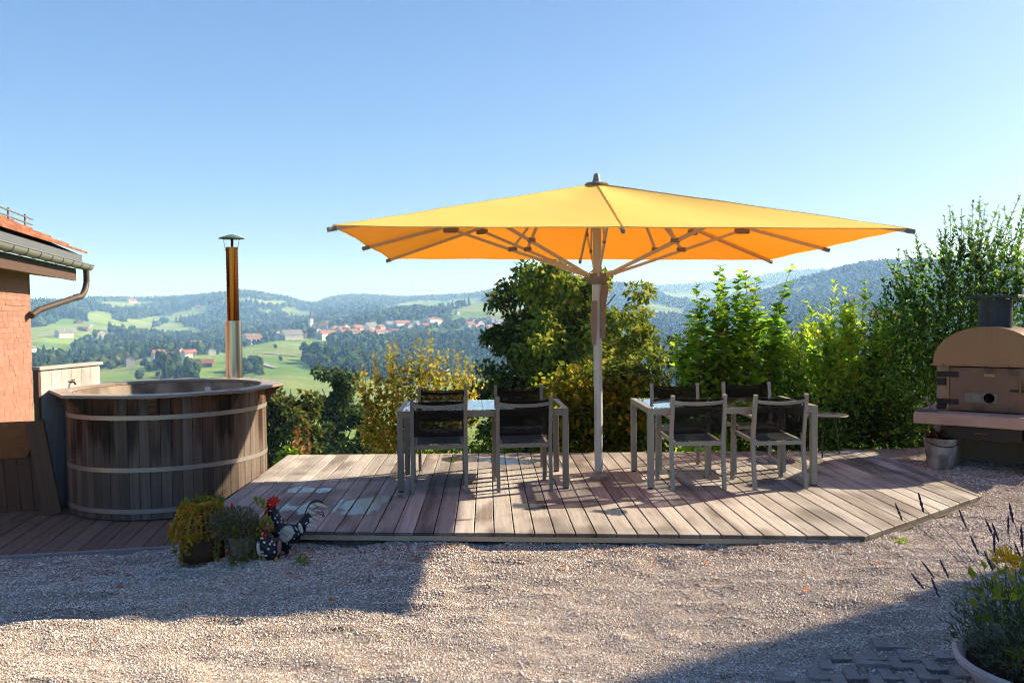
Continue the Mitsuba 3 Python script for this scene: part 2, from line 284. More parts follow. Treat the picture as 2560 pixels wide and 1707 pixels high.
MIDP = [blob(1, 4), blob(1, 5, .42), blob(1, 6, .33), spruce(3, 6, 3), spruce(3, 6, 4)]
def scatter(pos, h, kind, protos, tint, r):
    V, F, C, at = [], [], [], 0
    for k, (pv, pf) in enumerate(protos):
        m = kind == k; n = m.sum()
        if not n: continue
        a = r.uniform(0, 2*PI, n); c, s = np.cos(a), np.sin(a); hh = h[m]; w = hh*r.uniform(.85, 1.2, n)
        x = (pv[None, :, 0]*c[:, None] - pv[None, :, 1]*s[:, None])*w[:, None] + pos[m, 0][:, None]
        y = (pv[None, :, 0]*s[:, None] + pv[None, :, 1]*c[:, None])*w[:, None] + pos[m, 1][:, None]
        z = pv[None, :, 2]*hh[:, None] + pos[m, 2][:, None]
        V.append(np.stack([x, y, z], -1).reshape(-1, 3)); F.append((pf[None] + at + (np.arange(n)*len(pv))[:, None, None]).reshape(-1, 3)); at += n*len(pv)
        C.append(np.repeat(tint[m], len(pv), 0))
    return tm(np.vstack(V), np.vstack(F)), np.vstack(C)
def treefol(p, n, uv): return 1.0
scene['mat_woods'] = {'type': 'twosided', 'bsdf': {'type': 'diffuse', 'reflectance': VC}}
def visible(x, y, top):
    """is the top of a tree in sight from the terrace, give or take"""
    t = np.linspace(.02, .985, 90)[:, None]
    ok = np.ones(len(x), bool)
    for a in range(0, len(x), 20000):
        s = slice(a, a + 20000)
        z = terrain_z(x[s]*t, y[s]*t); line = EYE + (top[s] + 14 - EYE)*t
        ok[s] = (z < line).all(0)
    return ok
def woods(name, label, r0, r1, a0, a1, mask, seed, spc, protos, hmean, conifer):
    r = np.random.default_rng(seed); P = []
    rad = r0
    while rad < r1:
        d = spc(rad); n = int((a1 - a0)*rad/d)
        a = a0 + (a1 - a0)*(np.arange(n) + r.uniform(-.45, .45, n))/max(n, 1); q = rad + r.uniform(-.5, .5, n)*d
        P.append(np.stack([q*np.sin(a), q*np.cos(a)], 1)); rad += d
    P = np.vstack(P); P = P[mask(P)]
    z = terrain_z(P[:, 0], P[:, 1]); R = np.hypot(P[:, 0], P[:, 1])
    h = hmean*r.uniform(.65, 1.3, len(P))*np.clip(spc(R)/spc(r0), 1, 1.5)**.6
    v = visible(P[:, 0], P[:, 1], z + h); P, z, h = P[v], z[v], h[v]
    con = meshkit.fbm(np.column_stack([P/240., 0*z]), 3, seed) + r.uniform(-.22, .22, len(P)) < conifer
    kind = np.where(con, r.integers(3, 5, len(P)), r.integers(0, 3, len(P)))
    h = np.where(con, h*1.18, h)
    t = r.uniform(.7, 1.35, len(P))[:, None]
    t = t*(.72 + .56*meshkit.fbm(np.column_stack([P/130., 0*z]), 3, seed + 4))[:, None]
    tint = np.where(con[:, None], np.array([[.014, .032, .018]]), np.array([[.026, .050, .018]]) + r.uniform(0, 1, len(P))[:, None]**3*np.array([[.03, .022, .005]]))*t
    m, C = scatter(np.column_stack([P, z - .03*h]), h, kind, protos, tint, r)
    k = nkey(name); put(k, m, 'mat_woods', color=C); labels[k] = {'label': label, 'category': 'forest', 'kind': 'stuff'}
    return len(P)

# clear ground round each house, drawn out towards the viewer so that the house stays in sight
CLEAR = union_all([LineString([(x, y), (x*(1 - 34/math.hypot(x, y)), y*(1 - 34/math.hypot(x, y)))]).buffer(max(10, w*.8)) for x, y, w, k in HOUSES] + [LineString([CHURCH, (CHURCH[0]*.955, CHURCH[1]*.955)]).buffer(24), LineString([(CHURCH[0] + 12, CHURCH[1] + 3), (CHURCH[0]*.96 + 30, CHURCH[1]*.96)]).buffer(16)])
open_ground = lambda P: ~contains_xy(CLEAR, P[:, 0], P[:, 1])
def hill(P):
    r = np.hypot(P[:, 0], P[:, 1])
    az = np.arctan2(P[:, 0], P[:, 1]); edge = np.interp(az, [-.5, -.36, -.30, -.06, .03, .1], [1500, 1450, 1420, 1640, 1640, 1500]) + 240*(meshkit.noise(np.column_stack([P/300., 0*r]), 3) - .5)
    return (r > edge) & ~contains_xy(MEAD, P[:, 0], P[:, 1]) & open_ground(P)
inw = lambda P: contains_xy(WOOD, P[:, 0], P[:, 1]) & open_ground(P)
VILLAGE = union_all([Point(x, y).buffer(60) for x, y, w, k in HOUSES if 1180 < math.hypot(x, y) < 1760])
NTREES = [
 woods('valley_wood', 'dark tree belts and copses across the valley floor', 330, 1420, -.56, .26, inw, 11, lambda r: 6.5 + r/260., MIDP, 10., .42),
 woods('village_trees', 'dark garden trees and hedges between the village houses', 1180, 1760, -.36, .02, lambda P: open_ground(P) & (meshkit.noise(np.column_stack([P/70., 0*P[:, 0]]), 6) > .55) & (meshkit.noise(np.column_stack([P/9., 0*P[:, 0]]), 8) > .42) & contains_xy(VILLAGE, P[:, 0], P[:, 1]), 16, lambda r: 8.5 + 0*r, MIDP, 7.5, .25),
 woods('hill_forest', 'blue-green forest over the left hills behind the village', 1250, 4400, -.56, .0, lambda P: hill(P), 12, lambda r: 6.5 + r/300., FAR, 13., .52),
 woods('hill_forest', 'blue forested ridge behind the parasol and garden tree', 1250, 4400, .0, .21, lambda P: hill(P), 13, lambda r: 6.5 + r/300., FAR, 13., .55),
 woods('hill_forest', 'forested hillside rising behind the right hedges', 620, 3000, .21, .56, lambda P: (hill(P) | (np.hypot(P[:, 0], P[:, 1]) < 1500)) & ~contains_xy(MEAD, P[:, 0], P[:, 1]), 14, lambda r: 6.5 + r/290., FAR, 12., .5),
 woods('hill_forest', 'palest and farthest wooded ridge, right of the parasol pole', 5600, 7400, .1, .36, lambda P: np.ones(len(P), bool), 15, lambda r: 38.0 + 0*r, FAR, 24., .55)]
print('woods', NTREES)

# ---------------------------------------------------------------- village houses
ALB = .75
mat('mat_wall_white', (.72, .70, .66), .8); mat('mat_wall_cream', (.60, .52, .40), .8); mat('mat_wall_brown', (.16, .10, .07), .8); mat('mat_wall_grey', (.38, .37, .36), .8)
mat('mat_roof_red', (.34, .15, .10), .8); mat('mat_roof_brown', (.22, .13, .10), .8); mat('mat_roof_grey', (.22, .21, .21), .8); mat('mat_pane_dark', (.05, .06, .08), .3)
mat('mat_spire', (.05, .045, .05), .6)
def gable_house(key, x, y, w, d, h, rise, a, wall, roof, nwin, big):
    z = float(terrain_z(x, y)) - 1.2; M = place(x, y, z, a); h = h + 1.2
    prof = [(-w/2, 0), (w/2, 0), (w/2, h), (0, h + rise*.93), (-w/2, h)]
    body = moved(prism(prof, -d/2, d/2), rotx(PI/2))
    part(key, 'wall', body, wall, M=M)
    o = .55; sl = rise/(w/2); e = w/2 + o
    P = [(-e, h - o*sl + .05), (0, h + rise + .05), (e, h - o*sl + .05), (e, h - o*sl + .33), (0, h + rise + .36), (-e, h - o*sl + .33)]
    rf = part(key, 'roof', moved(prism(P, -d/2 - o, d/2 + o), rotx(PI/2)), roof, M=M)
    if w > 9: part(rf, 'chimney', bx(w*.12, w*.12 + .7, -.35, .35, h + rise*.5, h + rise + .9), wall, M=M)
    if not big: return
    k = max(2, int(nwin)); lv = 2 if h < 8 else 3
    for f in range(lv):
        for i in range(k):
            for s in (-1, 1):
                xx = -w/2 + w*(i + .5)/k
                part(key, 'window', bx(xx - .55, xx + .55, s*(d/2) - .06, s*(d/2) + .06, 1.2 + 1.0 + f*2.8, 1.2 + 2.3 + f*2.8), 'mat_pane_dark', M=M)
WORDS = {'w': 'white', 'c': 'cream', 'b': 'dark wooden', 'g': 'grey', 'r': 'red-roofed wooden', 'a': 'white'}
rh = np.random.default_rng(21); SEEN = {}
# where each one stands, so that it can be found
def where(x, y, i):
    az = math.atan2(x, y); r = math.hypot(x, y)
    if r > 2400: return 'high on the far hill'
    if az < -.44 and r > 900: return 'alone on the left hill meadow'
    if i in (5,): return 'at the edge of the hill wood'
    if az < -.39 and r < 1000: return 'beside the left wood'
    if r < 1000 and az < -.20: return 'low left of the stove pipe'
    if az < -.30: return 'in the hamlet by the stove pipe'
    if az < -.236: return 'in the row left of church'
    if az < -.18: return 'just right of church'
    if az < -.12: return 'in the village, right of church'
    if r > 1650: return 'on the upper green slope'
    return 'in the estate beside the garden tree'
for i, (x, y, w, k) in enumerate(HOUSES):
    big = w > 16 or k == 'a'
    w = w*(1.3 if math.atan2(x, y) < -.12 and 1150 < math.hypot(x, y) < 1800 else 1.1)
    a = rh.uniform(.55, 1.05) - (PI/2 if rh.uniform() < .5 else 0)
    h = {'a': 9.5, 'b': 3.6, 'r': 3.6}.get(k, rh.uniform(5.2, 7.0)); d = w*rh.uniform(.9, 1.3)
    if k in 'a': a = rh.uniform(.7, 1.0) - PI/2; w, d = 11., w*1.15
    if k == 'b' and w > 12: w, d, a = 9, w*1.2, PI/2 + .2
    wall = {'w': 'mat_wall_white', 'c': 'mat_wall_cream', 'b': 'mat_wall_brown', 'r': 'mat_wall_brown', 'g': 'mat_wall_grey', 'a': 'mat_wall_white'}[k]
    roof = ['mat_roof_red', 'mat_roof_red', 'mat_roof_brown', 'mat_roof_grey'][rh.integers(4)]
    if k == 'r': roof = 'mat_roof_red'
    rn = roof.split('_')[-1]; wd = where(HOUSES[i][0], HOUSES[i][1], i)
    nm = 'barn' if k in 'br' else ('apartment_house' if k == 'a' else 'house')
    lab = f"{WORDS[k]} {nm.replace('_', ' ')} with {rn} roof {wd}"
    key = thing(nm, lab, nm.replace('_', ' '), 'houses across the valley ' + wd)
    LOC[key] = (x, y); gable_house(key, x, y, w, d, h, w*.34, a, wall, roof, d/3.2 if k == 'a' else w/3., big)
# church: white tower, dark needle spire, long nave
CX, CY = CHURCH; cz = float(terrain_z(CX, CY)) - 1; M = place(CX, CY, cz, .95)
ch = thing('village_church', 'white church with slender dark spire standing over the village', 'church')
tw = part(ch, 'tower', bx(-3.2, 3.2, -3.2, 3.2, 0, 21), 'mat_wall_white', M=M)
part(tw, 'clock', bx(-1.1, 1.1, -3.34, -3.16, 15.5, 17.7), 'mat_pane_dark', M=M); part(tw, 'belfry_opening', bx(-.7, .7, -3.3, -3.1, 18.5, 20.3), 'mat_pane_dark', M=M)
part(tw, 'belfry_opening', bx(3.1, 3.3, -.7, .7, 18.5, 20.3), 'mat_pane_dark', M=M)
sp = [(0, -3.2, 24.5)]
V = [(-3.3, -3.3, 21), (3.3, -3.3, 21), (3.3, 3.3, 21), (-3.3, 3.3, 21), (0, -3.3, 24), (3.3, 0, 24), (0, 3.3, 24), (-3.3, 0, 24)]
part(tw, 'spire', cat([trimesh.convex.convex_hull(np.array(V[:4] + [(0, 0, 27)])), lathe([(2.0, 22.5), (1.25, 28), (.25, 39), (0, 40)], 8)]), 'mat_spire', M=M)
prof = [(-6.5, 0), (6.5, 0), (6.5, 8), (0, 13.2), (-6.5, 8)]
part(ch, 'nave', moved(moved(prism(prof, -13, 13), rotx(PI/2)), rotz(PI/2 - .8), (13.5, -11.5, 0)), 'mat_wall_white', M=M)
prof = [(-7.2, 7.5), (0, 13.5), (7.2, 7.5), (7.2, 7.9), (0, 14), (-7.2, 7.9)]
part(ch, 'roof', moved(moved(prism(prof, -13.5, 13.5), rotx(PI/2)), rotz(PI/2 - .8), (13.5, -11.5, 0)), 'mat_roof_brown', M=M)


# trees across the valley that stand apart
mat('mat_bark', (.10, .075, .055), .9)
rt = np.random.default_rng(5)
def clump_tree(name, label, x, y, h, w, seed, tint, group=None, z=None, kindc='tree'):
    r = np.random.default_rng(seed); z = float(terrain_z(x, y)) if z is None else z
    key = thing(name, label, kindc, group); LOC[key] = (x, y); V, F, C, o = [], [], [], 0
    nb = 11
    for k in range(nb):
        t = r.uniform(0, 1); zz = h*(.28 + .60*t); rad = w*.5*math.sin(PI*min(.95, .18 + .75*t))*r.uniform(.3, .75); a = r.uniform(0, 2*PI)
        v, f = blob(2, seed*31 + k, 1.0, -1.0); s = w*r.uniform(.20, .30)
        v = v*s*[1, 1, .85] + [rad*math.cos(a), rad*math.sin(a), zz]
        V.append(v); F.append(f + o); o += len(v); C.append(np.repeat((np.array(tint)*r.uniform(.75, 1.3))[None], len(v), 0))
    part(key, 'crown', tm(np.vstack(V) + [x, y, z], np.vstack(F)), 'mat_woods', color=np.vstack(C))
    part(key, 'trunk', tube([(x, y, z - .5), (x, y, z + h*.2), (x + .02*h, y, z + h*.5)], [.03*h, .022*h, .01*h], 6), 'mat_bark')
    return key
SPOT = ['on the meadow below the village, nearest the church', 'at the top of the copse by the lane', 'in the middle of the copse by the lane', 'at the right end of the copse by the lane', 'alone on the near meadow left of the stove pipe', 'slender and alone on the near meadow', 'alone on the meadow behind the tub', 'above the tub rim on the meadow', 'beside the lane below the church', 'beside the grey barn on the left hill', 'beside the small barn on the left hill']
for i, (x, y, h, w) in enumerate(MIDTREES):
    tint = np.array([.028, .054, .019])*rt.uniform(.8, 1.3)
    if i < 11: lab, g = f'round green tree {SPOT[i]}', None
    elif i < 17: lab, g = 'green tree along the valley road', 'trees in a row along the valley road'
    else: lab, g = 'green tree between village houses', 'trees between the village houses'
    clump_tree('meadow_tree', lab, x, y, h*1.1, w, 100 + i, tint, g)

ALB = .64
# ---------------------------------------------------------------- gravel yard
def yard_z(x, y):
    """gravel: a little lower on the left of the terrace than on the right"""
    x, y = np.asarray(x, float), np.asarray(y, float)
    p = np.stack([x, y, 0*x], -1)
    dip = np.clip((y - 5.0)/1.5, 0, 1)*np.clip((-x - 1.9)/1.0, 0, 1)
    return np.interp(x, [-5, -2.4, -1.2, 2.6, 6], [-.125, -.115, -.105, -.070, -.085]) - .205*dip*dip*(3 - 2*dip) + .055*(meshkit.fbm(p*1.3, 3, 2) - .5) + .045*(meshkit.noise(p*[5., 9., 1], 4) - .5) - .035*np.clip(meshkit.noise(p*[3.1, 6., 1.], 14) - .80, 0, 1)/.2
def gravel_col(p, n, uv):
    d, e, w = voronoi(p.x*85, p.y*85)
    t = cell_rand(dr.floor(w*9999), 1.)
    big = fbm(p.x*1.1, p.y*1.1, 0., 3)
    c = mix((.46, .395, .35), (.70, .625, .57), w)
    c = mix(c, (.33, .21, .15), dr.select(t > .90, 1., 0.))
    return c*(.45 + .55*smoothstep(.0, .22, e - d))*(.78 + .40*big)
def gravel_h(p, n, uv):
    d, e, w = voronoi(p.x*85, p.y*85); return .006*smoothstep(0., .35, e - d)*(.4 + w)
mat('mat_gravel', proc(gravel_col), .95, bump=proc(gravel_h, 2e-3), bscale=1.)
gx, gy = np.linspace(-7, 9.5, 240), np.linspace(-3, 10.9, 210)
gx, gy = np.linspace(-7, 9.5, 420), np.linspace(-3, 10.9, 360)
GX, GY = np.meshgrid(gx, gy, indexing='ij'); GZ = yard_z(GX, GY) - np.clip(GY - 10.2, 0, 1)*.6
n1, n2 = GX.shape
i_, j_ = np.meshgrid(np.arange(n1 - 1), np.arange(n2 - 1), indexing='ij')
q = np.stack([i_*n2 + j_, (i_ + 1)*n2 + j_, (i_ + 1)*n2 + j_ + 1, i_*n2 + j_ + 1], -1).reshape(-1, 4)
cx_ = (GX.ravel()[q].mean(1), GY.ravel()[q].mean(1))
keep = ~((cx_[0] < 4.0) & (cx_[1] > 9.55)) & ~((cx_[0] < -2.0) & (cx_[1] > 9.3))
q = q[keep]
struct('gravel_yard', tm(np.stack([GX, GY, GZ], -1).reshape(-1, 3), np.vstack([q[:, [0, 1, 2]], q[:, [0, 2, 3]]])), 'mat_gravel', smooth=True, label='gravel yard in front of the terrace', cat='gravel ground')

# loose stones lying on it
def stones(n, seed):
    r = np.random.default_rng(seed)
    # more of them nearer the lens, where a stone can be made out
    y = 3.3 + (r.uniform(0, 1, n)**1.25)*3.6; x = r.uniform(-1, 1, n)*(.68*y + .3)
    far = r.uniform(0, 1, n) < .14
    y[far] = r.uniform(5.4, 9.6, far.sum()); x[far] = r.uniform(2.6, 6.2, far.sum())
    inside_deck = contains_xy(Polygon(DECK).buffer(-.06), x, y) | contains_xy(Polygon(LOWDECK).buffer(.02), x, y)
    # low ridges and raked-up heaps
    ok = ~inside_deck; x, y = x[ok], y[ok]; n = len(x)
    s = (.0036 + .0050*r.uniform(0, 1, n)**2.4)*np.clip(y/4.6, .9, 1.5)
    k = 6
    a = r.uniform(0, 2*PI, n)[:, None] + np.arange(k)*2*PI/k
    rad = s[:, None]*r.uniform(.75, 1.3, (n, k)); asp = r.uniform(.6, 1.0, n)[:, None]
    rx, ry = rad*np.cos(a), rad*np.sin(a)*asp
    th = r.uniform(0, PI, n)[:, None]
    px, py = rx*np.cos(th) - ry*np.sin(th), rx*np.sin(th) + ry*np.cos(th)
    z0 = yard_z(x, y)[:, None]
    ring = np.stack([x[:, None] + px, y[:, None] + py, z0 + s[:, None]*r.uniform(-.1, .5, (n, k))], -1)
    top = np.stack([x + s*r.uniform(-.3, .3, n), y + s*r.uniform(-.3, .3, n), z0[:, 0] + s*r.uniform(.65, 1.2, n)], -1)[:, None]
    V = np.concatenate([ring, top], 1).reshape(-1, 3)
    o = np.arange(n)[:, None, None]*(k + 1)
    F = (np.array([(j, (j + 1) % k, k) for j in range(k)])[None] + o).reshape(-1, 3)
    base = np.array([(.80, .725, .655), (.92, .855, .795), (.54, .485, .44), (.64, .45, .36), (1., .97, .94), (.38, .34, .335)])[r.choice(6, n, p=[.32, .26, .17, .08, .09, .08])]
    base = base*ALB*r.uniform(.82, 1.16, (n, 1))
    return tm(V, F), np.repeat(base, k + 1, 0)
DECK = [(-2.62, 9.70), (-2.50, 6.29), (2.49, 5.90), (4.03, 7.17), (4.10, 9.55)]
LOWDECK = [(-6.26, 6.28), (-2.57, 6.95), (-2.57, 10.3), (-6.26, 10.3)]
K_LOW = 1.118     # the lower level lies farther out and deeper
LOWXF = T().translate([0, 0, EYE]).scale(K_LOW).translate([0, 0, -EYE])
LOWL = [(x/K_LOW, y/K_LOW) for x, y in LOWDECK]
mat('mat_stones', VC, .9, two=True)
m_, c_ = stones(185000, 5)
k_ = nkey('loose_gravel'); put(k_, m_, 'mat_stones', color=c_); labels[k_] = {'label': 'loose pale gravel stones covering the yard', 'category': 'gravel', 'kind': 'stuff'}

# ---------------------------------------------------------------- timber terraces
def wood_col(a, b, dark=(.16, .13, .115), grain=1.0, streak=.6):
    def f(p, n, uv):
        s = cell_rand(dr.floor(uv.y*3.1 + .5), 3.)
        g = fbm(uv.x*2.2, uv.y*55, 0., 4); g2 = noise(uv.x*9., uv.y*240.); big = fbm(p.x*1.7 + 9, p.y*1.7 + p.z, p.z*2., 3)
        c = mix(a, b, dr.clip(.75*g + .35*g2 - .05, 0, 1))
        c = mix(c, dark, streak*smoothstep(.55, .80, big)*(.4 + .6*g))
        return c*(.86 + .28*noise(uv.y*.61 + 7, 2.))
    return f
PATCH = [(-1.28, 7.08, .46, .66), (-1.78, 7.0, .20, .36), (.72, 6.72, .26, .16), (.15, 6.95, .2, .2), (-.55, 9.25, .5, .22), (.05, 9.1, .4, .2), (-1.9, 7.7, .4, .2)]
def wet(p):
    w = mi.Float(0)
    for x, y, a, b in PATCH:
        u, v = (p.x - x)/a, (p.y - y)/b
        w = dr.maximum(w, 1 - dr.sqrt(u*u + v*v) + 1.15*(fbm(p.x*6, p.y*2.4, 0., 4) - .5))
    b = cell_rand(dr.floor((p.x + .030*p.y)*6.725 + .5), 6.)      # some boards hold the water, others have dried
    return smoothstep(.0, .30, w - .42*b)
_deckw = wood_col((.295, .282, .272), (.56, .548, .538), dark=(.13, .118, .112), streak=.95)
def deck_col(p, n, uv):
    st = fbm(p.x*2.6 + .3*uv.y, p.y*.9, 5., 4); b = cell_rand(dr.floor((p.x - p.y*SK_)*6.725 + .5), 2.)
    c = _deckw(p, n, uv)*(.80 + .34*b)
    c = mix(c, c*mi.Color3f(.45, .415, .40), .9*smoothstep(.53, .72, st))
    c = mix(c, mi.Color3f(.20, .185, .18), .5*smoothstep(.60, .8, fbm(p.x*1.1 + 3, p.y*1.0, 9., 3)))
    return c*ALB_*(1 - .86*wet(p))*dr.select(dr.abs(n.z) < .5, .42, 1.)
ALB_, SK_ = ALB, -.030
scene['mat_deck'] = {'type': 'principled', 'base_color': proc(deck_col),
    'roughness': proc(lambda p, n, uv: .72 - .56*wet(p)), 'specular': .24}
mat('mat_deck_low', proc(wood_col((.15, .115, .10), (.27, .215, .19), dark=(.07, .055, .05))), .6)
mat('mat_fascia', proc(wood_col((.45, .37, .29), (.66, .57, .46), dark=(.25, .2, .16), streak=.5)), .6)
mat('mat_dark_timber', (.055, .042, .035), .8)

terr = thing('timber_terrace', 'wide raised wooden terrace of weathered boards carrying both tables and the parasol', 'deck')
def clip_board(x0, x1, poly, skew):
    """one board of the terrace: its strip, running along the skewed y axis, cut by the outline"""
    s = Polygon([(x0 + skew*5, 5), (x1 + skew*5, 5), (x1 + skew*10.5, 10.5), (x0 + skew*10.5, 10.5)])
    g = s.intersection(Polygon(poly)); return g
def slab(g, z0, z1, bev=.004):
    """a plank with eased top edges"""
    from shapely.geometry import Polygon as Pg
    lo = trimesh.creation.extrude_polygon(g, z1 - z0 - bev, engine='earcut'); lo.apply_translation([0, 0, z0])
    inner = g.buffer(-bev, join_style=2)
    a = np.array(g.exterior.coords)[:-1]; b = np.array(inner.exterior.coords)[:-1]
    if len(a) != len(b): return lo
    # match start vertices
    k = int(np.argmin(np.hypot(*(b - a[0]).T))); b = np.roll(b, -k, 0)
    if np.hypot(*(b[1] - a[1])) > np.hypot(*(b[-1] - a[1])): b = np.roll(b[::-1], 1, 0)
    n = len(a); V = np.vstack([np.column_stack([a, np.full(n, z1 - bev)]), np.column_stack([b, np.full(n, z1)])])
    F = []
    for i in range(n):
        j = (i + 1) % n; F += [(i, j, n + j), (i, n + j, n + i)]
    F += [(n, n + i, n + i + 1) for i in range(1, n - 1)]
    top = tm(V, F)
    if Polygon(a).exterior.is_ccw is False: top.invert()
    # drop the lid of the lower body
    keepf = ~((np.abs(lo.triangles[:, :, 2] - (z1 - bev)) < 1e-6).all(1)); lo = tm(lo.vertices, lo.faces[keepf])
    return cat([lo, top])
rb = np.random.default_rng(3)
NB = 46; pitch = .1487; SK = -.030
x_ = -2.62 + .032*9.7 - .03
for i in range(NB):
    xs = -2.34 + i*pitch
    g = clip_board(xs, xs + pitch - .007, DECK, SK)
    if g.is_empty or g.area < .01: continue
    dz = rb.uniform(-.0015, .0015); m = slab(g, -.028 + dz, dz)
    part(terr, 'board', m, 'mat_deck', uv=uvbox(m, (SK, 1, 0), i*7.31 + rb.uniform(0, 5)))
def offset_line(p, q, d0, d1, z0, z1, inset=.012):
    """a plank standing on edge below the boards, along p-q"""
    p, q = np.array(p), np.array(q); t = (q - p)/np.linalg.norm(q - p); nrm = np.array([-t[1], t[0]])
    P = [p + nrm*d0, q + nrm*d0, q + nrm*d1, p + nrm*d1]
    return prism([tuple(v) for v in P], z0, z1)
for a, b, lab, z0 in (((-2.50, 6.29), (2.46, 5.9), 'front', -.068), ((2.50, 5.91), (4.03, 7.17), 'corner', -.062), ((4.03, 7.2), (4.10, 9.5), 'right', -.062)):
    m = offset_line(a, b, .012, .045, z0, -.0305); part(terr, 'fascia_board', m, 'mat_fascia', uv=uvbox(m, np.array(b + (0,)) - np.array(a + (0,)), 3))
m = offset_line((-2.62, 9.69), (-2.50, 6.3), .012, .045, -.068, -.0305); part(terr, 'fascia_board', m, 'mat_fascia', uv=uvbox(m, (0, 1, 0), 9))
joists = [bx(-2.45, 2.2, 6.9 + .5*k, 6.95 + .5*k, -.1, -.031) for k in range(6)]
part(terr, 'joists', cat(joists), 'mat_dark_timber', kind='stuff')

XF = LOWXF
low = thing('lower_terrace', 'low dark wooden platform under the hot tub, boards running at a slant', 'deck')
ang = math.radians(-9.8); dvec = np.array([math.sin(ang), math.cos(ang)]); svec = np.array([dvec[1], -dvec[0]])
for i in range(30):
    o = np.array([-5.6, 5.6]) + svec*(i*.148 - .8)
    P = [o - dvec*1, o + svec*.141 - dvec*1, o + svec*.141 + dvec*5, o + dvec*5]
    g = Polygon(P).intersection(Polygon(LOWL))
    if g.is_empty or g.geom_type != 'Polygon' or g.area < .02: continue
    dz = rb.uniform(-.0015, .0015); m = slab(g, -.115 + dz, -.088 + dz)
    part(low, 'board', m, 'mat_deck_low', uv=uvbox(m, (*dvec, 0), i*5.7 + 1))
m = offset_line((-5.6, 5.60), (-2.31, 6.21), -.004, -.045, -.135, -.083); part(low, 'edge_strip', m, mat('mat_grey_strip', (.34, .34, .36), .5), label='grey metal edge strip')
XF = None

# ---------------------------------------------------------------- parasol
mat('mat_alu', (.56, .54, .52), .42, metallic=.35)
mat('mat_alu_dark', (.30, .255, .23), .5)
mat('mat_pole', (.64, .70, .78), .36, metallic=.2)
def fabric_col(p, n, uv):
    w = noise(p.x*2.1, p.y*2.1, p.z*3)
    return mix((.86, .66, .20), (.90, .71, .24), w)
scene['mat_parasol'] = {'type': 'blendbsdf', 'weight': .34,
    'a': {'type': 'twosided', 'bsdf': {'type': 'diffuse', 'reflectance': proc(fabric_col)}},
    'b': {'type': 'principledthin', 'base_color': rgb((.85, .23, .001)), 'roughness': .9, 'diff_trans': 2.0, 'spec_trans': 0.0, 'eta': 1.02}}
par = thing('parasol', 'large rectangular yellow parasol open over both tables', 'parasol')
PX, PY = .828, 8.084
UM = np.array([[math.cos(.016), -math.sin(.016), 0], [math.sin(.016), math.cos(.016), 0], [0, 0, 1]])
W2, D2, ZC, RISE = 2.211, 1.657, 2.248, .60
tilt = lambda x, y: -.013*x - .007*y
def U(x, y, z): return np.array([PX, PY, ZC]) + UM @ np.array([x, y, z + tilt(x, y)])
def canopy_z(x, y):
    """height over the rim: flat panels between eight ribs, slightly sagging between them"""
    k = max(abs(x)/W2, abs(y)/D2)
    return RISE*(1 - k)
NU = 40; V, F = [], []
ringpts = []
for e in range(4):
    for t in np.linspace(0, 1, NU, endpoint=False):
        s = -1 + 2*t
        ringpts.append([(s, -1), (1, s), (-s, 1), (-1, -s)][e])
ringpts = np.array(ringpts); NK = 30
for k in range(NK + 1):
    f = .022 + (1 - .022)*k/NK
    for (a, b) in ringpts:
        x, y = a*W2*f, b*D2*f
        s = a if abs(b) > abs(a) - 1e-9 and abs(b) == 1 else b
        # cloth sags between the mid rib (s = 0) and the corner rib (|s| = 1)
        sag = -.030*math.sin(PI*abs(s))*math.sin(PI*min(1, f*1.02))**.8
        inset = 1 - .010*math.sin(PI*abs(s))*f**4
        wr = .012*(meshkit.noise(np.array([a*9*f, b*7*f, 1.5]), 3) - .5) + .006*math.sin(70*f + 3*s)*math.exp(-((abs(s) - .0)/.10)**2)*math.exp(-((f - .45)/.25)**2)
        V.append(U(x*inset, y*inset, RISE*(1 - f) + sag + wr))
n = len(ringpts)
for k in range(NK):
    for i in range(n):
        j = (i + 1) % n; F += [(k*n + i, (k + 1)*n + i, (k + 1)*n + j), (k*n + i, (k + 1)*n + j, k*n + j)]
part(par, 'canopy', tm(V, F), 'mat_parasol', smooth=28)
CV = np.array(V).reshape(NK + 1, len(ringpts), 3)
# hem round the edge
hem = []
edge = np.array(V[-n:])
hv = np.vstack([edge, edge + [0, 0, -.009]]); hf = []
for i in range(n):
    j = (i + 1) % n; hf += [(i, j, n + j), (i, n + j, n + i)]
part(par, 'hem', tm(hv, hf), 'mat_parasol')
HUBZ, CROWN = 1.93, ZC + RISE
part(par, 'pole', lathe([(0, 0.02), (.041, .02), (.041, CROWN + .0), (0, CROWN)], 20, center=(PX, PY, 0)), 'mat_pole', smooth=40)
ribs_g = []
for k in range(10):
    a = 2*PI*k/10; ribs_g.append(bx(-.004, .004, .041, .0445, .35, 1.30))
part(par, 'pole_sleeve', lathe([(.042, 1.66), (.052, 1.66), (.052, 1.885), (.042, 1.885)], 20, center=(PX, PY, 0)), 'mat_pole', smooth=40)
part(par, 'base_plate', lathe([(0, .002), (.085, .002), (.085, .035), (.06, .05), (.046, .055), (.046, .08), (0, .08)], 24, center=(PX, PY, 0)), mat('mat_base_metal', (.42, .40, .39), .5, metallic=.4), smooth=35)
part(par, 'hub', lathe([(.05, HUBZ - .05), (.075, HUBZ - .045), (.105, HUBZ), (.105, HUBZ + .05), (.055, HUBZ + .055)], 16, center=(PX, PY, 0)), 'mat_alu_dark', smooth=30)
hd = moved(prism([(-.02, 0), (.02, 0), (.028, .33), (.06, .5), (.0, .52), (-.022, .4)], -.012, .012), rotx(PI/2), (0, 0, 0))
part(par, 'crank_arm', moved(hd, rotz(.35), (PX + .045, PY - .06, 1.36)), 'mat_alu_dark')
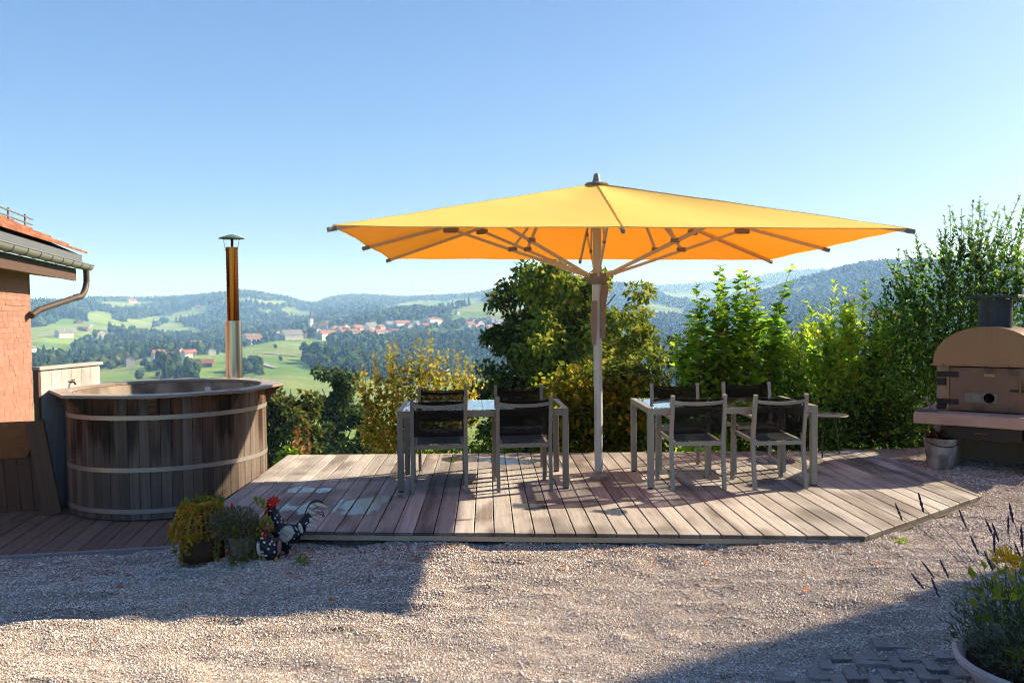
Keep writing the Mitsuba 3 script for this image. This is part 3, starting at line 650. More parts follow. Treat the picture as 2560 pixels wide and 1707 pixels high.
part(par, 'crank_lever', moved(prism([(-.016, 0), (.016, 0), (.03, .2), (.034, .42), (-.02, .42), (-.026, .2)], -.014, .014), rotx(PI/2), (PX - .045, PY - .055, 1.30)), 'mat_alu_dark')
part(par, 'finial', lathe([(.115, -.008), (.10, .006), (.045, .012), (.036, .03), (.027, .085), (.012, .098), (0, .1)], 18, center=tuple(U(0, 0, RISE - .004))), mat('mat_finial', (.30, .31, .33), .45), smooth=40)
ends = [(-1, -1), (0, -1), (1, -1), (1, 0), (1, 1), (0, 1), (-1, 1), (-1, 0)]
for (a, b) in ends:
    P0, P1 = U(a*.04, b*.04, RISE - .05), U(a*W2*.995, b*D2*.995, -.022)
    rib = part(par, 'rib', beam(P0, P1, .022, .030), 'mat_alu_brown' if 'mat_alu_brown' in scene else mat('mat_alu_brown', (.80, .72, .64), .5))
    dd = (P1 - P0)/np.linalg.norm(P1 - P0)
    part(rib, 'end_cap', beam(P1 - dd*.02, P1 + dd*.055, .030, .036, b=.005), 'mat_alu_dark')
    fk = .50 if a and b else (.63 if a else .55)
    J = P0 + (P1 - P0)*fk - np.array([0, 0, .034])
    kn = part(rib, 'joint', moved(hullbox(-.075, .075, -.014, .014, -.035, .018, .01), rotz(math.atan2(dd[1], dd[0])), J), 'mat_alu_dark')
    hdir = np.array([a*W2, b*D2]); hdir = hdir/np.linalg.norm(hdir)
    H = np.array([PX + hdir[0]*.095, PY + hdir[1]*.095, HUBZ + .03])
    sk = part(par, 'strut', beam(H, J, .020, .028), 'mat_alu_brown')
    K = H + (J - H)*.55; R_ = P0 + (P1 - P0)*.20 - np.array([0, 0, .015])
    part(sk, 'knuckle', moved(hullbox(-.045, .045, -.012, .012, -.012, .034, .008), rotz(math.atan2(dd[1], dd[0])), K), 'mat_alu_dark')
    part(sk, 'link', beam(K + [0, 0, .02], R_, .018, .024), 'mat_alu_brown')
# stitched seams over the ribs
for e in range(8):
    i = e*NU//2; P = CV[:, i % len(ringpts)] + [0, 0, .0035]
    t = np.gradient(P, axis=0); sd = np.cross(t, [0, 0, 1.]); sd /= np.linalg.norm(sd, axis=1)[:, None]
    vv = np.vstack([P - sd*.006, P + sd*.006]); k = len(P)
    part(par, 'seam', tm(vv, [(i, i + 1, k + i + 1) for i in range(k - 1)] + [(i, k + i + 1, k + i) for i in range(k - 1)]), mat('mat_seam', (.75, .36, .02), .8) if 'mat_seam' not in scene else 'mat_seam')
part(par, 'logo_patch', moved(hullbox(-.05, .05, -.03, .03, 0, .012, .003), None, U(-1.18, -.3, RISE*(1 - .55) + .0)), 'mat_alu')

# ---------------------------------------------------------------- tables
def smoke(tr, lo): return None
scene['mat_glass_top'] = {'type': 'thindielectric', 'int_ior': 1.52, 'specular_transmittance': rgb((.50, .52, .54)), 'specular_reflectance': rgb((1., 1., 1.))}
mat('mat_frame', (.26, .245, .235), .38, metallic=.25)
mat('mat_frame_lt', (.40, .385, .37), .36, metallic=.3)
mat('mat_foot', (.06, .06, .06), .6)
TW, TD, TH = 1.559, .901, .74
def table(x, y, a, label, fm, glass):
    t = thing('dining_table', label, 'table', None)
    M = place(x, y, 0, a); L = .055
    for sx in (0, 1):
        for sy in (0, 1):
            x0 = -TW/2 + sx*(TW - L); y0 = sy*(TD - L)
            lg = part(t, 'leg', bx(x0, x0 + L, y0, y0 + L, .012, TH, .003), fm, M=M)
            part(lg, 'foot', bx(x0 + .004, x0 + L - .004, y0 + .004, y0 + L - .004, .0, .012), 'mat_foot', M=M)
    for sy in (0, 1):
        y0 = sy*(TD - .03); part(t, 'long_rail', bx(-TW/2 + L, TW/2 - L, y0 + (.004 if sy == 0 else -.004), y0 + .03 + (.004 if sy == 0 else -.004), TH - .066, TH - .010), fm, M=M)
    for sx in (0, 1):
        x0 = -TW/2 + sx*(TW - .05); part(t, 'end_rail', bx(x0, x0 + .05, L, TD - L, TH - .055, TH, .003), fm, M=M)
    part(t, 'centre_rail', bx(-.012, .012, .034, TD - .034, TH - .050, TH - .004), fm, M=M)
    for s in (-1, 1):
        x0, x1 = (-TW/2 + .052, -.002) if s < 0 else (.002, TW/2 - .052)
        q = tm([(x0, .003, TH - .001), (x1, .003, TH - .001), (x1, TD - .003, TH - .001), (x0, TD - .003, TH - .001)], [(0, 1, 2), (0, 2, 3)])
        part(t, 'glass_top', q, glass, M=M)
    return t
table(-.2704, 7.5827, .0496, 'grey metal table with glass top reflecting the sky, left of the parasol pole', 'mat_frame', 'mat_glass_top')
table(2.0041, 7.60, .035, 'grey metal table with dark glass top, right of the parasol pole', 'mat_frame_lt', 'mat_glass_top')

# ---------------------------------------------------------------- chairs
scene['mat_mesh_cloth'] = {'type': 'mask', 'opacity': .86, 'bsdf': {'type': 'twosided', 'bsdf': {'type': 'diffuse', 'reflectance': rgb((.009, .008, .008))}}}
mat('mat_mesh_seat', (.012, .013, .017), .38)
def bez(P, n):
    from scipy.interpolate import CubicSpline
    P = np.asarray(P, float); t = np.linspace(0, 1, len(P)); return CubicSpline(t, P)(np.linspace(0, 1, n))
CH = {}
def chair_parts():
    W = .51; H = .86; c = {}
    px = W/2 - .016
    for nm, s in (('l', -1), ('r', 1)):
        # rear leg and back post in one: bent at the seat
        P = np.array([(s*px, -.015, .0), (s*px, .03, .40), (s*px, .03, .46), (s*px, -.035, H)])
        segs = []
        for a, b in zip(P[:-1], P[1:]): segs.append(beam(a, b, .032, .034, up=(0, 1, 0)))
        c['back_post' + nm] = ('back_post', cat(segs), 0)
        c['front_leg' + nm] = ('front_leg', beam((s*(px + .004), .50, 0), (s*(px + .004), .47, .645), .030, .036, up=(0, 1, 0)), 0)
        A = bez([(s*(px + .003), -.02, .655), (s*(px + .003), .2, .665), (s*(px + .003), .42, .664), (s*(px + .003), .515, .652)], 7)
        c['arm' + nm] = ('armrest', cat([beam(A[i], A[i + 1], .042, .022) for i in range(6)]), 0)
        c['side' + nm] = ('seat_rail', beam((s*(px - .03), .03, .425), (s*(px - .03), .49, .455), .026, .032), 0)
    c['rear'] = ('seat_rail', beam((-px + .017, .03, .415), (px - .017, .03, .415), .026, .036), 0)
    c['front'] = ('seat_rail', beam((-px + .017, .485, .445), (px - .017, .485, .445), .030, .030), 0)
    # curved top rail, sunk towards the back
    A = bez([(-px + .016, -.040, .800), (-px*.5, -.064, .788), (0, -.073, .784), (px*.5, -.064, .788), (px - .016, -.040, .800)], 11)
    c['top'] = ('top_rail', cat([beam(A[i], A[i + 1], .018, .030) for i in range(10)]), 0)
    # woven back cloth, curved from side to side and sagging between the posts
    nx, nz = 14, 10; V, F = [], []
    for i in range(nx + 1):
        for j in range(nz + 1):
            x = (-1 + 2*i/nx)*(px - .016); z = .508 + (.835 - .508)*j/nz; cx = x/px; lean = .03 - (z - .46)/.40*.065
            V.append((x, lean - .026*(1 - cx*cx)*min(1, .55 + .45*(z - .51)/.3) + .004, z - .012*(1 - cx*cx)*(j/nz)**3))
    for i in range(nx):
        for j in range(nz):
            q = i*(nz + 1) + j; F += [(q, q + nz + 1, q + nz + 2), (q, q + nz + 2, q + 1)]
    c['mesh'] = ('back_mesh', tm(V, F), 1)
    # seat cloth, slightly hollow
    nx, ny = 10, 8; V, F = [], []
    for i in range(nx + 1):
        for j in range(ny + 1):
            x = (-1 + 2*i/nx)*(px - .036); y = .045 + .435*j/ny; u = x/(px - .036); v = -1 + 2*j/ny
            V.append((x, y, .432 + .030*j/ny - .018*(1 - u*u)*(1 - v*v) + .006))
    for i in range(nx):
        for j in range(ny):
            a = i*(ny + 1) + j; F += [(a, a + ny + 1, a + ny + 2), (a, a + ny + 2, a + 1)]
    c['seat'] = ('seat', tm(V, F), 2)
    return c
CP = chair_parts()
CD = {fm: {k: (nm, mikit.ply(m, [fm, 'mat_mesh_cloth', 'mat_mesh_seat'][w], smooth=(40 if w else False))) for k, (nm, m, w) in CP.items()} for fm in ('mat_frame', 'mat_frame_lt')}
def chair(x, y, a, label, fm):
    t = thing('dining_chair', label, 'chair', 'metal armchairs around the two tables')
    for k, (nm, d) in CD[fm].items(): part_d(t, nm, d, place(x, y, 0, a))
    return t
def near(p, q):   # rear legs at p and q
    p, q = np.array(p), np.array(q); a = math.atan2(*(q - p)[::-1]); c = (p + q)/2; return c[0], c[1] + .015, a
chair(*near((-.899, 7.45), (-.429, 7.493)), 'near-side chair at the far left end of the left table, back to the yard', 'mat_frame')
chair(*near((-.130, 7.494), (.333, 7.538)), 'near-side chair at the left table, the one closer to the parasol pole', 'mat_frame')
chair(*near((1.434, 7.481), (1.898, 7.525)), 'near-side chair at the right table, the one closer to the parasol pole', 'mat_frame_lt')
chair(*near((2.165, 7.465), (2.632, 7.525)), 'turned near-side chair at the right end of the right table, sun on its seat', 'mat_frame_lt')
chair(-.722, 8.60, PI + .0, 'far-side chair of the left table, facing the yard, farthest left', 'mat_frame')
chair(.062, 8.74, PI + .02, 'far-side chair of the left table, facing the yard, next to the parasol pole', 'mat_frame')
chair(1.70, 8.755, PI, 'far-side chair of the right table, facing the yard, next to the parasol pole', 'mat_frame_lt')
chair(2.474, 8.83, PI - .03, 'far-side chair of the right table, facing the yard, farthest right', 'mat_frame_lt')

# small folding side table behind the right table
st = thing('side_table', 'small dark metal side table at the back right of the terrace', 'table')
part(st, 'tabletop', lathe([(0, .46), (.24, .455), (.255, .465), (.25, .475), (0, .475)], 24, center=(3.46, 9.28, -.02)), mat('mat_iron', (.05, .05, .055), .5), smooth=30)
for q in ((3.66, 9.36), (3.38, 9.12), (3.36, 9.46)):
    part(st, 'leg', tube([(3.46 + (q[0] - 3.46)*.7, 9.28 + (q[1] - 9.28)*.7, .437), (q[0], q[1], 0)], .008, 6), 'mat_iron')

XF = LOWXF
# ---------------------------------------------------------------- hot tub
TX, TY, TR = -3.192, 7.784, .858
TZ0, TZ1 = -.075, .945
def tub_col(p, n, uv):
    s = cell_rand(dr.floor(uv.y + .5), 5.); s2 = cell_rand(dr.floor(uv.y + .5), 8.)
    g = fbm(uv.x*3.0, uv.y*7 + p.x*60 + p.y*60, 0., 4); run = fbm(p.x*9, p.y*9, p.z*.9, 4)
    top = smoothstep(.2, 1.0, p.z + .5*(run - .5))
    base = mix((.12, .098, .088), (.27, .222, .195), s)
    base = mix(base, mix((.30, .11, .032), (.20, .08, .032), s2), top*smoothstep(.25, .65, s2 + .35*g)*.95)
    base = mix(base, (.018, .012, .011), .92*smoothstep(.46, .60, run)*smoothstep(.15, .5, p.z)*(1 - smoothstep(.70, .95, p.z)))
    base = mix(base, (.27, .235, .215), .4*smoothstep(.72, .9, s))
    return base*(.42 + .62*g)
mat('mat_tub', proc(tub_col), .62)
mat('mat_tub_in', proc(lambda p, n, uv: mix((.50, .43, .36), (.20, .16, .13), smoothstep(.40, .68, fbm(p.x*5, p.y*5, p.z*2., 3)))), .6)
mat('mat_band', (.46, .45, .45), .38, metallic=.6)
mat('mat_rim', proc(wood_col((.26, .20, .18), (.48, .42, .38), dark=(.12, .09, .08))), .38)
mat('mat_timber_pale', proc(wood_col((.36, .36, .365), (.66, .66, .665), dark=(.20, .195, .19), streak=.95)), .6)
mat('mat_timber_brown', proc(wood_col((.09, .058, .042), (.17, .112, .08), dark=(.035, .026, .022))), .6)
tub = thing('hot_tub', 'round wooden hot tub with steel hoops and octagonal rim', 'hot tub')
NS = 64
for i in range(NS):
    a0, a1 = 2*PI*i/NS, 2*PI*(i + 1)/NS; g = .0045/TR
    c = [(TR*math.cos(a), TR*math.sin(a)) for a in (a0 + g/2, (a0 + a1)/2, a1 - g/2)]
    q = [((TR - .042)*math.cos(a), (TR - .042)*math.sin(a)) for a in (a1 - g*.2, a0 + g*.2)]
    dr_ = rb.uniform(-.002, .002); m = moved(prism(c + q, TZ0, TZ1), None, (TX + dr_*math.cos(a0), TY + dr_*math.sin(a0), 0))
    uv = np.stack([m.vertices[:, 2] + i*2.3, np.full(len(m.vertices), float(i))], 1)
    part(tub, 'stave', m, 'mat_tub', uv=uv)
part(tub, 'liner', lathe([(0, .15), (TR - .045, .15), (TR - .045, TZ1 - .002)], 64, center=(TX, TY, 0)), 'mat_tub_in', smooth=40)
for z in (.775, .34, -.005):
    part(tub, 'hoop', lathe([(TR + .0025, z - .019), (TR + .0055, z - .019), (TR + .0055, z + .019), (TR + .0025, z + .019)], 72, center=(TX, TY, 0)), 'mat_band', smooth=30)
# rim: eight mitred boards, round inside
NR = 8; RO, RI, off = .945/math.cos(PI/8), TR - .035, math.radians(14)
for k in range(NR):
    a0, a1 = off + 2*PI*k/NR, off + 2*PI*(k + 1)/NR; g = .002
    outer = [(RO*math.cos(a), RO*math.sin(a)) for a in (a0 + g, a1 - g)]
    inner = [(RI*math.cos(a), RI*math.sin(a)) for a in np.linspace(a1 - g, a0 + g, 7)]
    m = moved(prism(outer + inner, TZ1 + .0015, TZ1 + .026), None, (TX, TY, 0))
    am = (a0 + a1)/2; part(tub, 'rim_board', m, 'mat_rim', uv=uvbox(m, (-math.sin(am), math.cos(am), 0), k*4.1))
    # bracket under each corner of the rim
    ca = a0; P = [(0, 0), (.125, 0), (.125, -.025), (.095, -.035), (.085, -.065), (.05, -.08), (.042, -.12), (.0, -.15)]
    b = moved(moved(prism(P, -.03, .03), rotx(PI/2)), rotz(ca), (TX + (TR + .0035)*math.cos(ca), TY + (TR + .0035)*math.sin(ca), TZ1))
    part(tub, 'rim_bracket', b, mat('mat_bracket', proc(wood_col((.10, .065, .05), (.18, .11, .08), dark=(.04, .03, .025))), .7), uv=uvbox(b, (0, 0, 1), k))
part(tub, 'base_ring', lathe([(TR - .10, -.088), (TR - .03, -.088), (TR - .03, -.07), (TR - .10, -.07)], 48, center=(TX, TY, 0)), 'mat_dark_timber')
part(tub, 'water', lathe([(0, .62), (TR - .046, .62)], 48, center=(TX, TY, 0)), mat('mat_tub_water', (.04, .06, .06), .06), smooth=True)
part(tub, 'rim_knob', lathe([(0, 0), (.022, 0), (.024, .03), (.018, .04), (0, .042)], 12, center=(TX + .60, TY - .67, TZ1 + .026)), mat('mat_white_plastic', (.8, .8, .8), .35), smooth=40)
# stove pipe
SP = (-2.93, 8.82)
pipe = thing('stove_pipe', 'tall steel stove pipe with soot-bronzed upper section and flat cone cap behind the tub', 'chimney')
def pipe_col(p, n, uv):
    a = dr.atan2(p.y - SP[1]*K_LOW, p.x - SP[0]*K_LOW); h = smoothstep(1.4, 2.35, p.z)
    s = noise(a*5.0 + 2*noise(p.z*1.4, 3.), p.z*.9)
    c = mix((.62, .17, .02), (.12, .028, .008), smoothstep(.40, .54, s + .25*(1 - h) - .1))
    return mix(c, (.80, .42, .08), .45*h*smoothstep(.35, .6, noise(a*9, p.z*.6 + 4)))
scene['mat_pipe_hot'] = {'type': 'principled', 'base_color': toned(proc(pipe_col)), 'roughness': .16, 'metallic': .95}
scene['mat_pipe_steel'] = {'type': 'principled', 'base_color': proc(lambda p, n, uv: mix((.44, .42, .43), (.60, .58, .59), noise((p.x - p.y)*90, 2.))), 'roughness': .24, 'metallic': 1.0}
c3 = (*SP, 0)
part(pipe, 'lower_pipe', lathe([(.085, .0), (.085, 1.565), (.075, 1.568), (.062, 1.568)], 28, center=c3), 'mat_pipe_steel', smooth=40)
part(pipe, 'upper_pipe', lathe([(.061, 1.50), (.061, 2.335), (.056, 2.335), (.056, 2.0)], 28, center=c3), 'mat_pipe_hot', smooth=40)
cap = part(pipe, 'cap', lathe([(0, 2.470), (.03, 2.466), (.125, 2.432), (.132, 2.425), (.12, 2.424), (0, 2.436)], 28, center=c3), mat('mat_cap', (.10, .17, .17), .5), smooth=30)
part(cap, 'stem', tube([(SP[0] + .005, SP[1], 2.2), (SP[0] + .005, SP[1], 2.43)], .014, 8), 'mat_dark_metal' if 'mat_dark_metal' in scene else mat('mat_dark_metal', (.03, .03, .033), .6))
for s in (-1, 1): part(cap, 'stay', tube([(SP[0] + s*.063, SP[1] - .01, 2.30), (SP[0] + s*.085, SP[1] - .01, 2.43)], .0025, 5), 'mat_dark_metal')
for s in range(8):
    a = s*PI/4 + .2; part(pipe, 'rivet', trimesh.creation.icosphere(1, .006).apply_translation((SP[0] + .086*math.cos(a), SP[1] + .086*math.sin(a), 1.53)), 'mat_pipe_steel') if math.sin(a) < 0 else None

# wooden screen at the left of the tub
scr = thing('wooden_screen', 'weathered pale board screen with cap rail, left of the tub', 'screen')
A, B = np.array([-4.16, 7.38]), np.array([-4.02, 8.16]); dv = (B - A)/np.linalg.norm(B - A); LS = np.linalg.norm(B - A); nv = np.array([dv[1], -dv[0]])
nbd = 6
for i in range(nbd):
    a = A + dv*LS*i/nbd; b = A + dv*(LS*(i + 1)/nbd - .004)
    P = [tuple(a), tuple(b), tuple(b - nv*.028), tuple(a - nv*.028)]
    z1 = 1.155; m = prism(P, -.085, z1); part(scr, 'board', m, 'mat_timber_pale', uv=uvbox(m, (0, 0, 1), i*3.3))
P = [tuple(A - dv*.035 + nv*.02), tuple(B + dv*.02 + nv*.02), tuple(B + dv*.02 - nv*.06), tuple(A - dv*.035 - nv*.06)]
m = prism(P, 1.1565, 1.185); part(scr, 'cap_rail', m, 'mat_timber_pale', uv=uvbox(m, (*dv, 0), 4))
P = [tuple(A - dv*.03), tuple(A - dv*.002), tuple(A - dv*.002 - nv*.05), tuple(A - dv*.03 - nv*.05)]
m = prism(P, -.085, 1.1555); part(scr, 'corner_post', m, 'mat_timber_brown', uv=uvbox(m, (0, 0, 1), 9))
q = A + dv*.38 + nv*.004
part(scr, 'tap', cat([tube([(*q, 1.02), (*(q + nv*.03), 1.02), (*(q + nv*.045), .995)], .009, 7), tube([(*(q + nv*.02 - dv*.02), 1.04), (*(q + nv*.02 + dv*.02), 1.04)], .006, 6)]), 'mat_dark_metal')

# fence panel with a cloth over it
fen = thing('board_fence', 'dark slanting wooden board fence at the left edge, under the cloth', 'fence')
FA, FB = np.array([-5.15, 7.30]), np.array([-4.10, 7.34]); fd = (FB - FA)/np.linalg.norm(FB - FA); LF = np.linalg.norm(FB - FA)
nf = 9; lean = .10
for i in range(nf):
    a = FA + fd*LF*i/nf; b = a + fd*(LF/nf - .006)
    v = []
    for z in (-.088, .60):
        sh = -fd*lean*(z + .09) + np.array([0, .05])*(z + .09)
        for q in (a, b):
            for dy in (0, .022): v.append((*(q + sh + [0, dy]), z))
    m = trimesh.convex.convex_hull(np.array(v)); part(fen, 'board', m, 'mat_timber_brown', uv=uvbox(m, (0, 0, 1), i*2.7 + 1))
m = beam((-5.15 - .06, 7.33, .635), (-4.19, 7.37, .66), .045, .07); part(fen, 'top_rail', m, 'mat_timber_brown', uv=uvbox(m, (1, 0, 0), 2))
lp = thing('leaning_plank', 'brown knotty plank leaning against the tub side of the board fence', 'plank')
m = beam((-3.985, 7.20, -.086), (-4.185, 7.31, .71), .145, .03, up=(.1, -1, 0)); put(lp, m, 'mat_timber_brown', uv=uvbox(m, (-.2, .1, .8), 6)); 
cl = thing('brown_cloth', 'rough brown cloth draped over the top of the board fence', 'cloth')
def cloth_col(p, n, uv): return mix((.20, .10, .04), (.31, .17, .075), fbm(p.x*14, p.z*14, p.y*5, 3))*(.8 + .4*noise(p.x*160, p.z*160))
mat('mat_cloth', proc(cloth_col), .9)
nx, nz = 40, 24; V, F = [], []
prof = np.array([(-.035, -.27), (-.040, -.12), (-.036, .0), (-.024, .035), (.0, .048), (.03, .035), (.042, .0), (.045, -.15)])
from scipy.interpolate import CubicSpline
tt = np.linspace(0, 1, len(prof)); cs = CubicSpline(tt, prof)
for i in range(nx + 1):
    x = -5.2 + 1.0*i/nx; u = i/nx; zr = .637 + .025*u
    for j in range(nz + 1):
        t = j/nz; dy, dz = cs(t); w = .010*math.sin(23*u + 4*t) + .012*(meshkit.noise(np.array([u*7, t*4, 2.]), 8) - .5)
        lo = 1 - max(0, u - .93)/.07*.55 if t < .4 else 1
        V.append((x + .01*math.sin(9*t), 7.335 + .035*u + dy - abs(w), zr + dz*(lo if dz < 0 else 1) + (.03*(u - .5)**2 if t < .1 else 0)))
for i in range(nx):
    for j in range(nz):
        a = i*(nz + 1) + j; F += [(a, a + nz + 1, a + nz + 2), (a, a + nz + 2, a + 1)]
put(cl, tm(V, F), 'mat_cloth', smooth=True)

XF = None
# ---------------------------------------------------------------- house at the left edge
hs = thing('shingled_house', 'house corner with pinkish shingle wall, red tile roof and gutter', 'house')
mat('mat_shingle', VC, .75)
mat('mat_house_core', (.22, .12, .09), .9)
ed = np.array([-1.25, 4.6]); ed = ed/np.linalg.norm(ed); en = np.array([ed[1], -ed[0]])       # along the eave, outwards from the wall
C0 = np.array([-7.24, 12.60])                                                                   # wall corner
s0 = 6.2
P = [tuple(C0 - en*.03), tuple(C0 - ed*s0 - en*.03), tuple(C0 - ed*s0 - en*6), tuple(C0 - en*6)]
part(hs, 'wall', prism(P, -3.0, 2.40), 'mat_house_core')
def wallpt(s, o, z): q = C0 - ed*s + en*o; return (q[0], q[1], z)
rowh = .0765; SHN = 0
rs = np.random.default_rng(9)
variants = [(.335, .170, .130), (.365, .188, .146), (.31, .158, .124), (.35, .184, .147), (.33, .174, .137)]
VBM = [mat(f'mat_shingle_tone_{k}' , c, .72) for k, c in zip('abcde', variants)]
rest = []
for r_ in range(int((2.40 + .95)/rowh)):
    z0 = -.95 + r_*rowh; s = -rs.uniform(0, .2)
    while s < 3.4:
        w = rs.uniform(.19, .27); a, b = max(s, 0), s + w - .006; s += w
        if b - a < .02: continue
        lift = rs.uniform(.005, .011)
        v = [wallpt(a, .0, z0 + rowh + .01), wallpt(b, .0, z0 + rowh + .01), wallpt(a, lift, z0), wallpt(b, lift, z0), wallpt(a, -.02, z0 + rowh + .01), wallpt(b, -.02, z0 + rowh + .01), wallpt(a, -.02, z0), wallpt(b, -.02, z0)]
        m = trimesh.convex.convex_hull(np.array(v)); bs = VBM[rs.integers(5)]
        if a < 1.62 and SHN < 300: part(hs + '__wall', 'shingle', m, bs); SHN += 1
        else: rest.append(m)
part(hs + '__wall', 'shingles_beyond', cat(rest), VBM[1], kind='stuff')
# corner board, soffit, beam, fascia
m = prism([tuple(C0 + en*.004), tuple(C0 + ed*.03 + en*.004), tuple(C0 + ed*.03 - en*.04), tuple(C0 - en*.04)], -3, 2.40); part(hs, 'corner_board', m, mat('mat_corner', (.30, .20, .17), .7))
OV, GE = .45, 1.45      # eave overhang, gable overhang
mat('mat_soffit', proc(wood_col((.24, .15, .105), (.36, .24, .17), dark=(.1, .07, .05))), .7); mat('mat_fascia_blue', (.13, .15, .185), .6); mat('mat_zinc', (.30, .32, .33), .42, metallic=.5)
def eave_pt(s, o, z): q = C0 + ed*s + en*o; return np.array([q[0], q[1], z])
m = cat([trimesh.convex.convex_hull(np.array([eave_pt(s, o, z) for s in (-s0, GE - .45) for o, z in ((-.9, 2.42), (OV - .06, 2.235), (-.9, 2.46), (OV - .06, 2.27))]))])
part(hs, 'soffit', m, 'mat_soffit', uv=uvbox(m, (*ed, 0), 2))
m = trimesh.convex.convex_hull(np.array([eave_pt(s, o, z) for s in (-s0, GE - .45) for o in (OV - .058, OV - .02) for z in (2.225, 2.42)]))
part(hs, 'eave_beam', m, mat('mat_beam', (.10, .065, .055), .7))
m = trimesh.convex.convex_hull(np.array([eave_pt(s, o, z) for s in (-s0, GE - .12) for o in (OV - .017, OV + .005) for z in (2.43, 2.66)]))
part(hs, 'fascia', m, 'mat_fascia_blue')
# half-round gutter with brackets, end cap, downpipe
gc = [(OV + .085 + .075*math.cos(t), 2.485 - .075*math.sin(t)*1.0) for t in np.linspace(-.15, PI + .15, 13)]
V = [eave_pt(s, o, z) for s in (-s0, GE) for o, z in gc]; n = len(gc)
F = [(i, i + 1, n + i + 1) for i in range(n - 1)] + [(i, n + i + 1, n + i) for i in range(n - 1)]
gut = part(hs, 'gutter', tm(V, F), 'mat_zinc', smooth=True)
part(gut, 'bead', tube([eave_pt(-s0, OV + .162, 2.497), eave_pt(GE, OV + .162, 2.497)], .009, 8), 'mat_zinc')
capv = [eave_pt(GE, o, z) for o, z in gc]; part(gut, 'end_cap', tm(capv, [(0, i, i + 1) for i in range(1, n - 1)]), 'mat_zinc')
for k in range(8):
    s = GE - .28 - .58*k
    Pb = [eave_pt(s, OV + .085 + .079*math.cos(t), 2.485 - .079*math.sin(t)) for t in np.linspace(-.1, PI, 9)]
    part(gut, 'bracket', tube(Pb, .008, 6), mat('mat_bracket_zinc', (.16, .17, .18), .5))
D0 = [eave_pt(GE - .22, OV + .085, 2.42), eave_pt(GE - .22, OV + .085, 2.27), eave_pt(GE - .24, OV + .08, 2.16), eave_pt(GE - .36, OV + .06, 2.02), eave_pt(GE - .55, OV - .02, 1.95), eave_pt(-.02, .13, 1.745), eave_pt(-.25, .085, 1.66)]
DP = np.vstack([CubicSpline(np.linspace(0, 1, 5), np.array(D0[:5]))(np.linspace(0, 1, 14)), np.array(D0[5:])])
part(hs, 'downpipe', tube(DP, .047, 12), mat('mat_copper_brown', (.085, .07, .066), .5, metallic=.1), smooth=50)
part(hs, 'pipe_collar', tube([DP[11], DP[13]], .053, 12), 'mat_copper_brown')
# roof: courses of tiles stepping up the slope
roof = part(hs, 'roof', trimesh.convex.convex_hull(np.array([eave_pt(s, o, z) for s in (-s0, GE - .25) for o, z in ((OV, 2.66), (-3.2, 4.4), (OV, 2.60), (-3.2, 4.3))])), mat('mat_roof_deck', (.18, .11, .09), .8))
mat('mat_tile_a', (.37, .165, .105), .8); mat('mat_tile_b', (.43, .205, .135), .8); mat('mat_tile_c', (.32, .14, .09), .8)
slope = np.array([-(OV + 3.2), 1.74]); slope = slope/np.linalg.norm(slope); NT = 0; tiles_rest = []
tw, tl = .20, .30
for c in range(11):
    base = np.array([OV + .06, 2.672]) + slope*tl*c
    for k in range(34):
        s = GE - .04 - tw*(k + 1) + (tw/2 if c % 2 else 0)*0
        pts = []
        for (ds, lift) in ((0, 0), (tw*.25, .014), (tw*.5, .018), (tw*.75, .012), (tw - .004, 0)):
            for f, up in ((0, .038), (1.08, .006)):
                q = base + slope*tl*f; nrm = np.array([slope[1], -slope[0]]); nrm = nrm if nrm[1] > 0 else -nrm
                q2 = q + nrm*(up + lift); pts.append(eave_pt(s + ds, q2[0], q2[1])); q3 = q + nrm*(up - .016 + lift*.0); pts.append(eave_pt(s + ds, q3[0], q3[1]))
        m = trimesh.convex.convex_hull(np.array(pts)); tone = ['mat_tile_a', 'mat_tile_b', 'mat_tile_c'][rs.integers(3)]
        if k < 26 and c < 8: part(roof, 'tile', m, tone); NT += 1
        else: tiles_rest.append(m)
part(roof, 'tiles_beyond', cat(tiles_rest), 'mat_tile_b', kind='stuff')
# snow guard: two rails on posts
sg = part(hs, 'snow_guard', cat([tube([eave_pt(-s0, o, z), eave_pt(GE - .02, o, z)], .014, 8) for o, z in ((-.30, 3.165), (-.295, 3.255))]), 'mat_zinc')
for k in range(4): part(sg, 'post', beam(eave_pt(GE - .42 - .85*k, -.30, 3.00), eave_pt(GE - .42 - .85*k, -.295, 3.29), .05, .02, up=(*en, 0)), mat('mat_post_grey', (.20, .21, .24), .5))

# ---------------------------------------------------------------- masonry oven at the right edge
XF = T().translate([4.572, 9.0, 0]).rotate([0, 0, 1], -38).translate([-4.572, -9.0, 0])
ov = thing('garden_oven', 'garden oven with domed steel hood, square capped flue and stone shelf', 'oven')
OX, OY, OW, OD = 5.05, 8.98, .955, .95
x0, x1 = OX - OW/2, OX + OW/2
def stone_col(a, b): return lambda p, n, uv: mix(a, b, fbm(p.x*11, p.y*11, p.z*11, 4))
mat('mat_drawer2', (.20, .19, .19), .4, metallic=.4)
mat('mat_slab', proc(stone_col((.46, .30, .245), (.66, .47, .40))), .7); mat('mat_oven_stone', proc(stone_col((.34, .26, .185), (.50, .40, .29))), .85)
def steel(a, b): return lambda p, n, uv: mix(a, b, .8*fbm(p.x*3, p.z*1.2, p.y*3, 4) + .2*noise(p.x*140, p.z*3))
scene['mat_hood'] = {'type': 'principled', 'base_color': toned(proc(steel((.20, .11, .085), (.33, .195, .155)))), 'roughness': .30, 'metallic': .85}
_dc = steel((.13, .075, .062), (.21, .13, .11))
def door_col(p, n, uv):     # soot licking up from the air slide and along the top edge
    s = smoothstep(.48, .75, fbm(p.x*7, p.y*7, p.z*4, 4) + .25*smoothstep(.85, 1.05, p.z))
    return mix(_dc(p, n, uv), (.035, .026, .023), .75*s)
